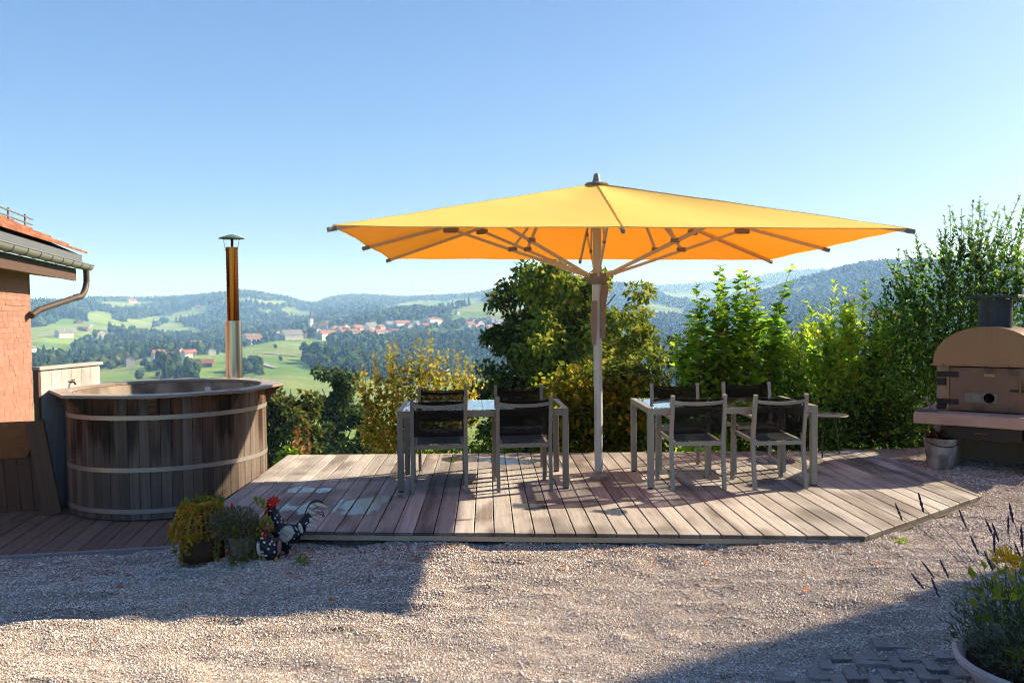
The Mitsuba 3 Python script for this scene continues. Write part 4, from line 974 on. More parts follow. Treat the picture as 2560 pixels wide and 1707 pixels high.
scene['mat_door'] = {'type': 'principled', 'base_color': toned(proc(door_col)), 'roughness': .40, 'metallic': .55}
ns = 28
arc = [(OW/2*1.06*math.cos(t), .395*math.sin(t)**.92 if math.sin(t) > 0 else 0) for t in np.linspace(0, PI, ns)]
m = moved(prism([(a, b) for a, b in arc], -OD - .05, 0.06), rotx(PI/2), (OX, OY, 1.025)); hood = part(ov, 'hood', m, 'mat_hood', smooth=25)
part(hood, 'hood_lip', bx(OX - OW/2*1.10, OX + OW/2*1.10, OY - .075, OY + .02, 1.008, 1.0245), 'mat_hood')
part(ov, 'body', cat([bx(x0, x0 + .13, OY, OY + OD, .525, 1.01), bx(x1 - .13, x1, OY, OY + OD, .525, 1.01), bx(x0 + .13, x1 - .13, OY + .3, OY + OD, .525, 1.01)]), 'mat_oven_stone')
dr0 = part(ov, 'door', bx(x0 + .125, x1 - .10, OY - .03, OY - .004, .535, .995, .004), 'mat_door')
for z in (.915, .625):
    part(dr0, 'hinge', bx(x0 + .005, x0 + .215, OY - .045, OY - .032, z - .028, z + .028, .004), 'mat_dark_metal')
part(dr0, 'hinge_bracket', bx(x0 + .005, x0 + .09, OY - .04, OY - .004, .80, .87, .004), 'mat_dark_metal')
part(dr0, 'hinge_bracket', bx(x0 + .005, x0 + .09, OY - .04, OY - .004, .545, .595, .004), 'mat_dark_metal')
for xx in (x0 + .108, x1 - .098): part(dr0, 'edge_strip', bx(xx, xx + .014, OY - .036, OY - .005, .53, 1.00), 'mat_hood')
for k in range(5): part(hood, 'rivet', trimesh.creation.icosphere(1, .007).apply_translation((OX - .40 + .2*k, OY - .0785, 1.016)), 'mat_dark_metal')
vt = part(dr0, 'air_slide', bx(x0 + .27, x0 + .58, OY - .042, OY - .0315, .625, .735, .003), 'mat_drawer2')

part(vt, 'air_hole', moved(lathe([(0, 0), (.046, 0), (.050, .004)], 24), rotx(PI/2), (x0 + .50, OY - .0455, .68)), mat('mat_hole', (.006, .005, .005), 1., specular=0.))
part(vt, 'round_plate', moved(lathe([(0, 0), (.042, 0), (.046, .004)], 24), rotx(PI/2), (x0 + .385, OY - .0455, .68)), 'mat_alu_dark')
ha = part(dr0, 'latch_bar', bx(x1 - .27, x1 - .085, OY - .058, OY - .040, .755, .775, .003), 'mat_dark_metal')
part(ha, 'latch_grip', tube([(x1 - .175, OY - .075, .74), (x1 - .175, OY - .075, .86)], .011, 8), mat('mat_brass_dark', (.32, .20, .10), .4, metallic=.5))
part(dr0, 'name_plate', bx(x0 + .45, x0 + .55, OY - .034, OY - .0305, .90, .93, .001), mat('mat_plate', (.36, .25, .16), .4, metallic=.5))
part(ov, 'shelf', hullbox(4.41, 5.62, OY - .32, OY + OD, .405, .522, .008), 'mat_slab')
for a, b in ((x0 + .01, x0 + .16), (x1 - .10, x1 + .06)): part(ov, 'support', bx(a, b, OY - .17, OY + .75, -.12, .404), 'mat_oven_stone')
part(ov, 'back_support', bx(x0 + .16, x1 - .10, OY + .62, OY + .75, -.12, .404), 'mat_oven_stone')
dw = part(ov, 'ash_drawer', bx(x0 + .085, x1 - .14, OY - .24, OY + .3, .265, .395, .005), mat('mat_drawer', (.045, .038, .035), .55))
part(dw, 'drawer_pull', tube([(x0 + .40, OY - .262, .335), (x0 + .52, OY - .262, .335)], .007, 6), 'mat_brass_dark')
fl = part(ov, 'flue', lathe([(.16, 1.36), (.16, 1.70), (.152, 1.70), (.152, 1.6)], 28, center=(OX + .02, OY + .35, 0)), mat('mat_flue', (.05, .065, .085), .42), smooth=40)
part(fl, 'flue_cap', hullbox(OX + .02 - .235, OX + .02 + .235, OY + .35 - .235, OY + .35 + .235, 1.715, 1.745, .004), 'mat_flue')
part(fl, 'damper_wire', tube([(OX - .035, OY + .20, 1.585), (OX - .005, OY + .175, 1.60), (OX + .02, OY + .178, 1.575), (OX - .005, OY + .182, 1.57), (OX + .045, OY + .178, 1.605)], .004, 6), mat('mat_rust', (.30, .16, .08), .7))
for s, c in ((-1, 0), (1, 0)): part(fl, 'cap_leg', bx(OX + .02 + s*.14 - .008, OX + .02 + s*.14 + .008, OY + .345, OY + .355, 1.695, 1.716), 'mat_flue')
tr = thing('hand_trowel', 'small grey trowel lying on the left end of the oven shelf', 'trowel')
part(tr, 'blade', moved(hullbox(-.13, .07, -.06, .06, 0, .018, .006), rotz(.15), (4.545, OY - .16, .524)), 'mat_drawer2')
part(tr, 'handle', tube([(4.54, OY - .14, .545), (4.50, OY - .10, .63), (4.475, OY - .09, .67)], [.010, .014, .012], 8), mat('mat_trowel_grip', (.25, .24, .23), .5))

XF = None
# ---------------------------------------------------------------- pots
bk = thing('zinc_bucket', 'worn zinc bucket planter on the gravel beside the oven leg', 'bucket')
zc = lambda p, n, uv: mix((.22, .205, .195), (.56, .54, .53), smoothstep(.3, .7, fbm(p.x*13, p.y*13, p.z*7, 4)))
mat('mat_zinc_worn', proc(zc), .55, metallic=.25)
BX, BY = 4.50, 8.78
part(bk, 'pail', lathe([(0, 0), (.118, 0), (.122, .02), (.165, .345), (.172, .352), (.168, .36), (.158, .352), (.150, .30), (0, .30)], 28, center=(BX, BY, -.10)), 'mat_zinc_worn', smooth=40)
hp = [(BX + .16*math.cos(t), BY - .16*math.sin(t)*.98, .235 - .055*math.sin(t)) for t in np.linspace(0, PI, 15)]
part(bk, 'handle', tube(hp, .006, 6), 'mat_dark_metal')
lg = thing('log_planter', 'hollow brown log planter with trailing yellow-green stonecrop', 'planter')
LX, LY = -2.245, 5.98
def bark_col(p, n, uv): return mix((.055, .035, .022), (.16, .10, .06), fbm(p.x*16, p.y*16, p.z*2.2, 4))
mat('mat_log', proc(bark_col), .9, bump=proc(lambda p, n, uv: .02*fbm(p.x*22, p.y*22, p.z*3, 3)), bscale=1.)
m = lathe([(0, 0), (.155, 0), (.150, .1), (.142, .25), (.138, .33), (.115, .335), (.11, .28), (0, .28)], 40, center=(0, 0, 0))
v = m.vertices.copy(); a = np.arctan2(v[:, 1], v[:, 0]); k = 1 + .16*(meshkit.noise(np.stack([np.cos(a)*3, np.sin(a)*3, v[:, 2]*1.5], 1), 4) - .5); v[:, :2] *= k[:, None]
part(lg, 'log', moved(tm(v, m.faces), None, (LX, LY, -.118)), 'mat_log', smooth=True)
mp = thing('metal_pot', 'grey-green round pot with silvery herb, between the log planter and the cockerels', 'pot')
QX, QY = -1.90, 5.86
part(mp, 'pot', lathe([(0, 0), (.085, 0), (.09, .012), (.108, .17), (.115, .175), (.115, .188), (.105, .188), (.10, .15), (0, .15)], 32, center=(QX, QY, -.115)), mat('mat_pot_grey', (.16, .19, .20), .5, metallic=.15), smooth=35)
for z in (.045, .13): part(mp, 'ring', lathe([(.089 + .11*z + .004, z - .004), (.089 + .11*z + .008, z), (.089 + .11*z + .004, z + .004)], 32, center=(QX, QY, -.115)), 'mat_pot_grey', smooth=True)
bp = thing('pale_bowl', 'pale pinkish flower bowl at the lower right corner, full of lavender', 'bowl')
PX2, PY2, PZ2 = 2.245, 3.42, -.10
part(bp, 'bowl', lathe([(0, 0), (.20, 0), (.26, .06), (.36, .20), (.385, .215), (.392, .24), (.375, .25), (.36, .24), (.33, .19), (0, .19)], 44, center=(PX2, PY2, PZ2)), mat('mat_bowl', (.56, .50, .54), .45), smooth=40)
part(bp, 'soil', lathe([(0, .205), (.34, .205)], 30, center=(PX2, PY2, PZ2)), mat('mat_soil', (.035, .025, .02), .95))

# ---------------------------------------------------------------- painted cockerels
def hull_chain(chain):
    """continuous body: hulls of neighbouring spheres, joined and smoothed"""
    S = lambda p, r: manifold3d.Manifold.sphere(r, 20).translate([float(x) for x in p])
    M = None
    for c in chain:
        for (p, r), (q, s) in zip(c[:-1], c[1:]):
            h = manifold3d.Manifold.batch_hull([S(p, r), S(q, s)]); M = h if M is None else M + h
    mm = M.refine_to_length(.012).to_mesh(); t = trimesh.Trimesh(mm.vert_properties[:, :3], mm.tri_verts, process=True)
    trimesh.smoothing.filter_taubin(t, iterations=12); return t
def dots(base, a, s):
    def f(p, n, uv):
        x, y = uv.x*s, uv.y*s
        d, e, w = voronoi(x, y); return mix(base, a, 1 - smoothstep(.16, .20, d))
    return f
mat('mat_cock', proc(dots((.012, .022, .042), (.75, .75, .74), 22.)), .32)
mat('mat_comb', (.62, .012, .02), .35); mat('mat_beak', (.75, .33, .03), .4); mat('mat_featherwhite', proc(lambda p, n, uv: mix((.72, .71, .66), (.30, .31, .33), smoothstep(.62, .75, noise(p.x*70 + p.z*130, p.y*30)))), .45)
mat('mat_tailblack', (.02, .024, .035), .3)
def side(t, pts, w, mt, nm, key, M):
    part(key, nm, tube(pts, w, 8), mt, smooth=True, M=M)
def feather(P, r0, flat=.35):
    P = np.asarray(P, float); n = 12; Q = CubicSpline(np.linspace(0, 1, len(P)), P)(np.linspace(0, 1, n)); t = np.linspace(0, 1, n)
    m = tube(Q, r0*np.sqrt(np.clip(np.sin(PI*(.12 + .88*t)), .02, 1)), 8); v = m.vertices.copy(); return tm(v*[1, flat, 1] + [0, P[0][1]*(1 - flat), 0], m.faces)
def comb(pts, d): return moved(prism(pts, -d/2, d/2), rotx(PI/2))
# the big cockerel: faces left; local x to the right along the body, y away from the lens
ck = thing('cockerel_figure', 'larger navy white-dotted cockerel figure with red comb and curled tail', 'figurine')
M = place(-1.685, 6.05, -.112, .12, .87)
body = hull_chain([[((.00, 0, .17), .085), ((.09, 0, .16), .075), ((.15, 0, .19), .045)], [((-.02, 0, .20), .075), ((-.06, 0, .29), .05), ((-.075, 0, .355), .038), ((-.082, 0, .40), .036)], [((.13, 0, .19), .045), ((.19, 0, .26), .04), ((.215, 0, .30), .03)], [((.0, 0, .15), .08), ((.02, 0, .08), .055), ((.02, 0, .03), .045)]])
v = body.vertices; part(ck, 'body', body, 'mat_cock', smooth=True, uv=np.stack([v[:, 0] + v[:, 1]*.6, v[:, 2]], 1), M=M)
part(ck, 'comb', comb([(-.115, .415), (-.118, .45), (-.10, .452), (-.10, .478), (-.082, .464), (-.066, .486), (-.055, .462), (-.034, .474), (-.03, .45), (-.004, .452), (-.022, .43), (-.045, .41)], .022), 'mat_comb', M=M)
fc = hull_chain([[((-.085, 0, .405), .040), ((-.10, 0, .40), .030)]]); part(ck, 'face', moved(fc, None, (0, -.004, 0)), 'mat_comb', smooth=True, M=M)
part(ck, 'wattle', tm(*(lambda m: (m.vertices*[1, .6, 1], m.faces))(tube([(-.112, 0, .37), (-.122, 0, .34), (-.13, 0, .318), (-.132, 0, .308)], [.012, .022, .02, .008], 8))), 'mat_comb', smooth=True, M=M)
part(ck, 'beak', tube([(-.12, 0, .412), (-.145, 0, .413), (-.168, 0, .408)], [.014, .009, .001], 8), 'mat_beak', smooth=True, M=M)
part(ck, 'eye', trimesh.creation.icosphere(2, .007).apply_translation((-.094, -.041, .416)), 'mat_featherwhite', smooth=True, M=M)
wing = tm(*(lambda m: (m.vertices, m.faces))(moved(trimesh.creation.icosphere(3, 1.0), None))); wing.vertices = wing.vertices*[.055, .016, .075]; wing = moved(moved(wing, roty(.5)), None, (.045, -.082, .175)); part(ck, 'wing', wing, 'mat_featherwhite', smooth=True, M=M)
for k, (a, b, c, r) in enumerate([((.20, 0, .27), (.255, -.01, .385), (.375, -.02, .365), .022), ((.20, -.01, .27), (.26, -.02, .335), (.33, -.03, .325), .020), ((.19, .01, .28), (.25, .01, .40), (.345, .02, .39), .022), ((.20, -.02, .25), (.27, -.03, .285), (.315, -.035, .26), .017), ((.18, -.02, .22), (.24, -.03, .225), (.275, -.04, .19), .015)]):
    part(ck, 'tail_feather', feather([a, b, c], r), 'mat_tailblack' if k == 2 else 'mat_featherwhite', smooth=True, M=M)
for k, (a, b, c) in enumerate([((.29, -.02, .34), (.335, -.02, .33), (.35, -.02, .29)), ((.30, -.02, .32), (.33, -.02, .31), (.338, -.02, .285))]): part(ck, 'tail_wisp', tube([a, b, c], .004, 6), 'mat_tailblack', M=M)
part(ck, 'saddle_feather', moved(moved(trimesh.creation.icosphere(2, 1.0).apply_scale([.018, .012, .05]), roty(-.25)), None, (.155, -.05, .21)), 'mat_featherwhite', smooth=True, M=M)
for y in (-.03, .03): part(ck, 'foot', cat([tube([(.01, y, .05), (.0, y, .0)], .012, 7), tube([(.02, y, .006), (-.05, y, .006)], .009, 6)]), 'mat_beak', M=M)
# the small hen in front, seen from its breast
hn = thing('hen_figure', 'smaller navy dotted hen figure with pale wings, in front of the cockerel', 'figurine')
M = place(-1.715, 5.80, -.112, .15, 1.0)
body = hull_chain([[((.0, 0, .12), .066), ((.015, 0, .085), .068), ((.03, .02, .05), .05)], [((.0, 0, .14), .055), ((-.018, -.02, .19), .034), ((-.022, -.03, .215), .024)], [((.02, .03, .1), .05), ((.05, .06, .13), .03)]])
v = body.vertices; part(hn, 'body', body, 'mat_cock', smooth=True, uv=np.stack([v[:, 0] + v[:, 1]*.6, v[:, 2]], 1), M=M)
part(hn, 'comb', comb([(-.045, .22), (-.042, .25), (-.028, .245), (-.022, .268), (-.008, .25), (.0, .225), (-.02, .215)], .016), 'mat_comb', M=M)
part(hn, 'beak', tube([(-.03, -.05, .222), (-.035, -.075, .212)], [.011, .002], 8), 'mat_beak', smooth=True, M=M)
part(hn, 'wattle', trimesh.creation.icosphere(2, .014).apply_translation((-.018, -.052, .200)), 'mat_comb', smooth=True, M=M)
for s, x in ((-1, -.062), (1, .072)):
    w_ = moved(moved(trimesh.creation.icosphere(3, 1.0).apply_scale([.017, .032, .052]), roty(s*.12)), None, (x, -.012, .105)); part(hn, 'wing', w_, 'mat_featherwhite' if s < 0 else 'mat_cockpink', smooth=True, M=M) if s < 0 else part(hn, 'wing', w_, mat('mat_cockpink', (.35, .20, .22), .4), smooth=True, M=M)
for x in (-.025, .055): part(hn, 'foot', cat([tube([(x, -.03, .05), (x, -.04, .0)], .011, 7), tube([(x, -.03, .006), (x, -.085, .006)], .009, 6)]), 'mat_beak', M=M)

ALB = 1.0
# ---------------------------------------------------------------- foliage
LEAF_A = np.array([(0, 0, 0), (.30, -.42, .10), (.30, .42, .10), (.42, 0, 0), (1, 0, -.06)]); LEAF_F = np.array([(0, 1, 3), (0, 3, 2), (1, 4, 3), (3, 4, 2)])
def unit(v): return v/(np.linalg.norm(v, axis=-1, keepdims=True) + 1e-9)
def leaves(P, D, N, L, ratio, cols):
    """folded leaf blades at P pointing along D with upper side N, length L"""
    D = unit(D); S = unit(np.cross(N, D)); N = np.cross(D, S); n = len(P); L = np.broadcast_to(L, (n,))
    A = LEAF_A
    V = P[:, None] + L[:, None, None]*(A[None, :, :1]*D[:, None] + A[None, :, 1:2]*ratio*S[:, None] + A[None, :, 2:]*N[:, None])
    F = LEAF_F[None] + (np.arange(n)*5)[:, None, None]
    return V.reshape(-1, 3), F.reshape(-1, 3), np.repeat(cols, 5, 0)
for k_, tr_, ro_ in (('mat_leaf', .60, .26), ('mat_leaf_matt', .40, .6)):
    leafmat(k_, VC, tr_, ro_)
def pal(r, n, cols, p, jit=.25):
    c = np.array(cols)[r.choice(len(cols), n, p=p)]; return c*r.uniform(1 - jit, 1 + jit, (n, 1))
def shrub(name, label, base, tips, seed, L, ratio, cols, p, per, fill, fbox, droop=0., spread=.12, nparts=60, bmat='mat_bark', stemr=.006, mt='mat_leaf', cat_='shrub', dim=None, gap=.0, group=None):
    """stems run from round the base up to the tips, leaves along their outer part; filler leaves on short twigs inside"""
    r = np.random.default_rng(seed); key = thing(name, label, cat_, group)
    Ps, Ds, Ns, Ls, big, tw = [], [], [], [], [], []
    for t in tips:
        t = np.asarray(t, float); b = np.array([base[0] + r.normal(0, base[3]) + (t[0] - base[0])*.25, base[1] + r.normal(0, base[4]) + (t[1] - base[1])*.25, base[2]])
        m = b*.45 + t*.55 + np.array([r.normal(0, spread), r.normal(0, spread), .12*(t[2] - b[2])]); n = 9
        u = np.linspace(0, 1, n)[:, None]; Q = (1 - u)**2*b + 2*u*(1 - u)*m + u*u*t
        Q[1:-1] += r.normal(0, .008, (n - 2, 3)); tw.append(tube(Q, np.linspace(stemr, stemr*.35, n), 4))
        k = int(per*r.uniform(.8, 1.2)); s = r.uniform(.32, 1, k)**.8 if k > 3 else np.array([1.]); s = np.sort(s)
        q = np.stack([np.interp(s, np.linspace(0, 1, n), Q[:, c]) for c in range(3)], 1); d = unit(np.gradient(Q, axis=0)); d = np.stack([np.interp(s, np.linspace(0, 1, n), d[:, c]) for c in range(3)], 1)
        a = np.arange(k)*2.4 + r.uniform(0, 6); out = np.stack([np.cos(a), np.sin(a), 0*a], 1)
        D = unit(out*.85 + d*.75 + [0, 0, -droop] + r.normal(0, .18, (k, 3))); N = unit(np.cross(np.cross(D, d + 1e-3), D) + r.normal(0, .25, (k, 3)))
        ll = L*r.uniform(.65, 1.2, k)*(1.12 - .5*np.clip((s - .75)/.25, 0, 1))
        Ps.append(q + D*.2*ll[:, None]*.3); Ds.append(D); Ns.append(N); Ls.append(ll); big.append(s)
    for (c, h, n) in fbox:       # centre, half size, number: an uneven ellipsoid of leaves
        c, h = np.array(c, float), np.array(h, float)
        g = r.normal(0, 1, (n*2, 3)); g = unit(g)*(r.uniform(0, 1, (n*2, 1))**(1/2.6))
        w = meshkit.fbm(g*2.1 + seed, 3, seed); g *= (.70 + .62*w)[:, None]
        q = c + g*h; keepq = meshkit.noise(q*4.3, seed + 5) > gap; q, g = q[keepq][:n], g[keepq][:n]; k = len(q)
        D = unit(g*[1, 1, .6] + r.normal(0, .75, (k, 3)) + [0, 0, .25 - droop]); N = unit(r.normal(0, .6, (k, 3)) + [0, 0, 1.])
        Ps.append(q); Ds.append(D); Ns.append(N); Ls.append(L*r.uniform(.6, 1.15, k)); big.append(np.zeros(k))
    P, D, N, Lv, big = np.vstack(Ps), np.vstack(Ds), np.vstack(Ns), np.concatenate(Ls), np.concatenate(big)
    C = pal(r, len(P), cols, p)
    if dim is not None: C = np.where((meshkit.noise(P*2.2, seed + 3) > dim[0])[:, None], C, C*np.array(dim[1]))
    # the largest leaves on the open shoots are pieces of their own
    order = np.argsort(-(Lv*(big > .5))); sel = order[:nparts]; rest = order[nparts:]
    for i in sel:
        v, f, c = leaves(P[i:i + 1], D[i:i + 1], N[i:i + 1], Lv[i:i + 1], ratio, C[i:i + 1]); part(key, 'leaf', tm(v, f), mt, color=c)
    v, f, c = leaves(P[rest], D[rest], N[rest], Lv[rest], ratio, C[rest]); part(key, 'foliage', tm(v, f), mt, color=c, kind='stuff')
    part(key, 'branches', cat(tw), bmat, kind='stuff')
    return key
rp = np.random.default_rng(77)
def fan(cx, cy, z0, z1, hx, hy, n, tilt=.5, seed=0):
    r = np.random.default_rng(900 + seed); T_ = []
    for k in range(n):
        a = (k + .5)/n*2 - 1; a += r.normal(0, .5/n); w = max(0, 1 - abs(a)**2.2)
        T_.append((cx + a*hx, cy + r.uniform(-hy, hy), z0 + (z1 - z0)*w*r.uniform(.55, 1.05)))
    return T_
mat('mat_twig', (.22, .15, .13), .8); mat('mat_twig_dark', (.07, .05, .04), .9)
YG = [(.42, .36, .045), (.30, .33, .04), (.52, .38, .05), (.46, .26, .06), (.55, .42, .22), (.16, .22, .03)]
shrub('autumn_shrub', 'golden yellow-green autumn shrub with pinkish shoots, behind the left table', (-1.28, 11.1, -.9, .22, .18), fan(-1.25, 11.1, .72, 1.40, .92, .35, 46, seed=1), 31, .074, .75, YG, [.27, .25, .16, .1, .07, .15], 34, 0,
      [((-1.27, 11.1, .32), (.82, .45, .62), 3000), ((-1.45, 11.1, -.25), (.62, .4, .6), 1900)], spread=.10, nparts=70, bmat='mat_twig', dim=(.42, (.55, .6, .6)))
HG = [(.30, .31, .03), (.20, .25, .025), (.44, .37, .035), (.10, .15, .02), (.40, .22, .05)]
shrub('beech_hedge', 'broad low yellow-green hedge bush behind the parasol pole', (1.16, 10.75, -.6, .35, .15), fan(1.16, 10.65, .60, 1.06, .98, .35, 46, seed=2), 32, .105, .85, HG, [.27, .25, .17, .26, .05], 30, 0,
      [((1.16, 10.75, .42), (1.02, .48, .52), 3400), ((1.10, 10.7, -.1), (.98, .42, .5), 2200)], droop=.75, nparts=60, dim=(.45, (.42, .5, .55)))
GG = [(.27, .47, .03), (.18, .35, .028), (.40, .56, .04), (.52, .58, .06), (.07, .16, .022)]
shrub('heart_leaved_shrub', 'tall glossy green heart-leaved shrub behind the right table', (2.95, 11.1, -.6, .3, .2), fan(2.92, 11.05, 1.05, 2.12, .80, .35, 36, seed=3) + [(2.42, 11, 2.0), (3.68, 11, 2.22), (3.55, 11, 1.85), (2.75, 11, 2.2), (3.05, 11, 2.1)], 33, .145, 1.0, GG, [.32, .26, .20, .10, .12], 44, 0,
      [((2.92, 11.2, .80), (.70, .42, .62), 800), ((2.85, 11.1, .2), (.85, .45, .75), 1100)], droop=.45, nparts=110, dim=(.36, (.62, .7, .7)))
LG = [(.46, .64, .05), (.35, .53, .045), (.60, .70, .07), (.17, .31, .03), (.68, .48, .07)]
shrub('bright_leafy_shrub', 'bright yellow-green leafy shrub with upright shoots, right of the heart-leaved shrub', (4.35, 11.3, -.6, .35, .2), fan(4.35, 11.2, 1.0, 1.75, .82, .35, 40, seed=4) + [(4.25, 11.1, 2.02), (4.68, 11.1, 1.98), (3.92, 11.2, 1.75), (5.0, 11.2, 1.6), (4.45, 11.2, 1.9)], 34, .135, .55, LG, [.33, .26, .2, .16, .05], 44, 0,
      [((4.35, 11.3, .65), (.80, .40, .65), 900), ((4.2, 11.1, .1), (1.0, .45, .75), 1500)], nparts=90, dim=(.36, (.6, .68, .6)))
DG = [(.085, .19, .03), (.14, .28, .038), (.22, .38, .05), (.040, .09, .02), (.36, .46, .08)]
hed = fan(6.3, 11.0, 2.05, 3.05, 1.35, .4, 70, seed=5) + [(5.25, 10.9, 2.55), (5.62, 10.9, 2.35), (5.9, 11, 2.75), (6.15, 10.9, 2.95), (4.98, 11, 2.0), (5.5, 10.8, 2.2)]
shrub('laurel_hedge', 'tall dark green laurel hedge behind the garden oven', (6.2, 11.1, -.6, .6, .25), hed, 35, .088, .55, DG, [.34, .26, .16, .18, .06], 60, 0,
      [((6.3, 11.3, 1.40), (1.42, .55, 1.12), 6200), ((5.9, 11.2, .35), (1.55, .55, .95), 4500), ((5.2, 10.9, .9), (.65, .4, 1.1), 2600)], nparts=90, stemr=.008, dim=(.42, (.5, .55, .6)))
shrub('low_bush', 'dark low bush under the hedges at the back right of the terrace', (4.0, 10.35, -.5, .5, .15), fan(4.0, 10.3, .05, .62, 1.35, .25, 30, seed=6), 36, .085, .6, DG + [(.3, .24, .04)], [.34, .22, .08, .28, .02, .06], 18, 0,
      [((3.7, 10.45, .10), (1.3, .35, .50), 2600), ((4.75, 10.5, .15), (.7, .5, .6), 1500)], nparts=20, dim=(.5, (.5, .5, .55)))
shrub('ground_ivy', 'fresh green low leaves at the back edge of the terrace under the left table', (-.55, 10.05, -.35, .3, .08), fan(-.55, 9.98, -.05, .22, .55, .15, 22, seed=7), 37, .065, .8, [(.12, .25, .03), (.20, .33, .04), (.07, .14, .02)], [.45, .3, .25], 12, 0, [((-.55, 10.05, -.02), (.6, .2, .18), 420)], nparts=10)
shrub('ground_ivy', 'small bright green leaves between the tub and the terrace edge', (-2.62, 9.95, -.5, .1, .1), fan(-2.66, 9.9, -.15, .08, .2, .1, 10, seed=8), 38, .07, .8, [(.14, .28, .03), (.22, .36, .04)], [.5, .5], 10, 0, [((-2.66, 9.95, -.15), (.2, .12, .2), 120)], nparts=10)
shrub('red_twigs', 'thin twigs with rusty red leaves just right of the tub', (-2.72, 10.1, -.5, .05, .05), [(-2.50, 10.0, .10), (-2.47, 10.05, .12), (-2.42, 10.05, .33), (-2.52, 10.1, .38), (-2.44, 10.0, .36), (-2.60, 10.0, .30)], 39, .05, .6, [(.42, .14, .05), (.36, .18, .05)], [.6, .4], 20, 0, [], nparts=10, bmat='mat_twig', stemr=.004, cat_='twigs')

# ---------------------------------------------------------------- larger trees close behind the terrace
def garden_tree(name, label, x, y, z0, h, w, seed, nleaf, L, cols, p, lobes=26, trunk=True, lean=0., shape=1.0, mt='mat_leaf_matt'):
    r = np.random.default_rng(seed); key = thing(name, label, 'tree'); Q, Dv = [], []; limbs = []
    top = np.array([x + lean*h, y, z0 + h])
    for k in range(lobes):
        t = .16 + .80*(k + r.uniform(0, 1))/lobes; a = k*2.4 + r.uniform(-.4, .4)
        R = w*.5*(math.sin(PI*min(1, .16 + .80*t**shape))**.75)*r.uniform(.60, 1.02)
        st = np.array([x + lean*h*t*.6, y, z0 + h*(t*.82)]); en = np.array([x + lean*h*t + R*math.cos(a), y + R*math.sin(a), z0 + h*min(.99, t + .07)])
        limbs.append(tube([st, st*.5 + en*.5 + [0, 0, .04*h], en], [.012*h*(1.1 - t), .006*h*(1.1 - t), .002*h], 5))
        c = w*r.uniform(.085, .16); n = nleaf//lobes
        for _ in range(6):
            s = r.uniform(.35, 1.12); cc = st + (en - st)*s + r.normal(0, c*.55, 3); m = n//6
            g = unit(r.normal(0, 1, (m, 3)))*(r.uniform(0, 1, (m, 1))**(1/2.2)); Q.append(cc + g*c*[.85, .85, .6]*r.uniform(.6, 1.1)); Dv.append(g)
    limbs.append(tube([(x, y, z0 - 1), (x + lean*h*.2, y, z0 + h*.3), (x + lean*h*.6, y, z0 + h*.7), tuple(top - [0, 0, .08*h])], [.028*h, .022*h, .011*h, .003*h], 8))
    Q, Dv = np.vstack(Q), np.vstack(Dv); n = len(Q); C = pal(r, n, cols, p)
    D = unit(Dv + r.normal(0, .8, (n, 3)) + [0, 0, -.25]); N = unit(r.normal(0, .55, (n, 3)) + [0, 0, 1])
    v, f, c = leaves(Q, D, N, L*r.uniform(.6, 1.3, n), .75, C); part(key, 'crown', tm(v, f), mt, color=c); part(key, 'trunk', cat(limbs), 'mat_bark')
    return key
OKC = [(.23, .27, .04), (.15, .22, .03), (.34, .34, .05), (.42, .34, .06), (.08, .13, .022)]
OKP = [.27, .25, .20, .10, .18]
garden_tree('garden_tree', 'large yellowing leafy tree right behind the parasol pole', 2.1, 27., -7.6, 10.6, 5.6, 41, 31000, .22, OKC, OKP, lobes=40, shape=1.0)
garden_tree('garden_tree', 'dark green tree, left half of the tree group behind the parasol', -.05 + .5, 28., -7.6, 10.2, 4.4, 42, 21000, .21, [(.07, .105, .022), (.045, .08, .02), (.13, .15, .03), (.22, .20, .04)], [.4, .32, .2, .08], lobes=32)
garden_tree('garden_tree', 'full round dark green tree right of the tub, below the terrace', -12.6, 46., -14.5, 12.2, 4.6, 43, 17000, .34, [(.085, .105, .02), (.05, .075, .018), (.15, .15, .03), (.22, .18, .035)], [.4, .33, .2, .07], lobes=34)
garden_tree('garden_tree', 'dark bluish tree between the tub tree and the autumn shrub', -10.9, 52., -16, 14.2, 4.8, 44, 14000, .34, [(.045, .075, .025), (.065, .10, .03), (.10, .13, .04)], [.45, .37, .18], lobes=30)
garden_tree('garden_tree', 'small dark tree peeping out between the beech hedge and the heart-leaved shrub', 6.0, 36., -9.5, 10.2, 4.2, 45, 6000, .22, [(.05, .085, .025), (.08, .11, .03), (.17, .14, .03)], [.5, .35, .15], lobes=20)
garden_tree('garden_tree', 'rust-brown thin tree between the beech hedge and the heart-leaved shrub', 4.2, 30., -8, 8.0, 2.4, 46, 2500, .16, [(.22, .11, .05), (.17, .12, .04), (.12, .12, .03)], [.5, .3, .2], lobes=16)
garden_tree('garden_tree', 'brownish autumn tree between the bright shrub and the laurel hedge', 15.6, 34., -9, 11.0, 4.2, 47, 7000, .21, [(.17, .14, .04), (.11, .12, .03), (.22, .16, .05)], [.4, .35, .25], lobes=20)
garden_tree('garden_tree', 'dark tree filling the slope behind the autumn shrub', -5.6, 34., -9.2, 6.6, 4.5, 48, 9000, .22, [(.045, .075, .025), (.065, .10, .03), (.12, .13, .04)], [.45, .37, .18], lobes=24)
garden_tree('garden_tree', 'dark tree low behind the beech hedge', 3.2, 22., -6., 5.4, 4.6, 49, 6000, .16, [(.04, .07, .022), (.065, .10, .03)], [.6, .4], lobes=18)
garden_tree('garden_tree', 'green tree low behind the bright shrub', 9.0, 24., -6.5, 7.0, 5.2, 50, 7000, .17, [(.05, .085, .025), (.08, .12, .03)], [.6, .4], lobes=18)

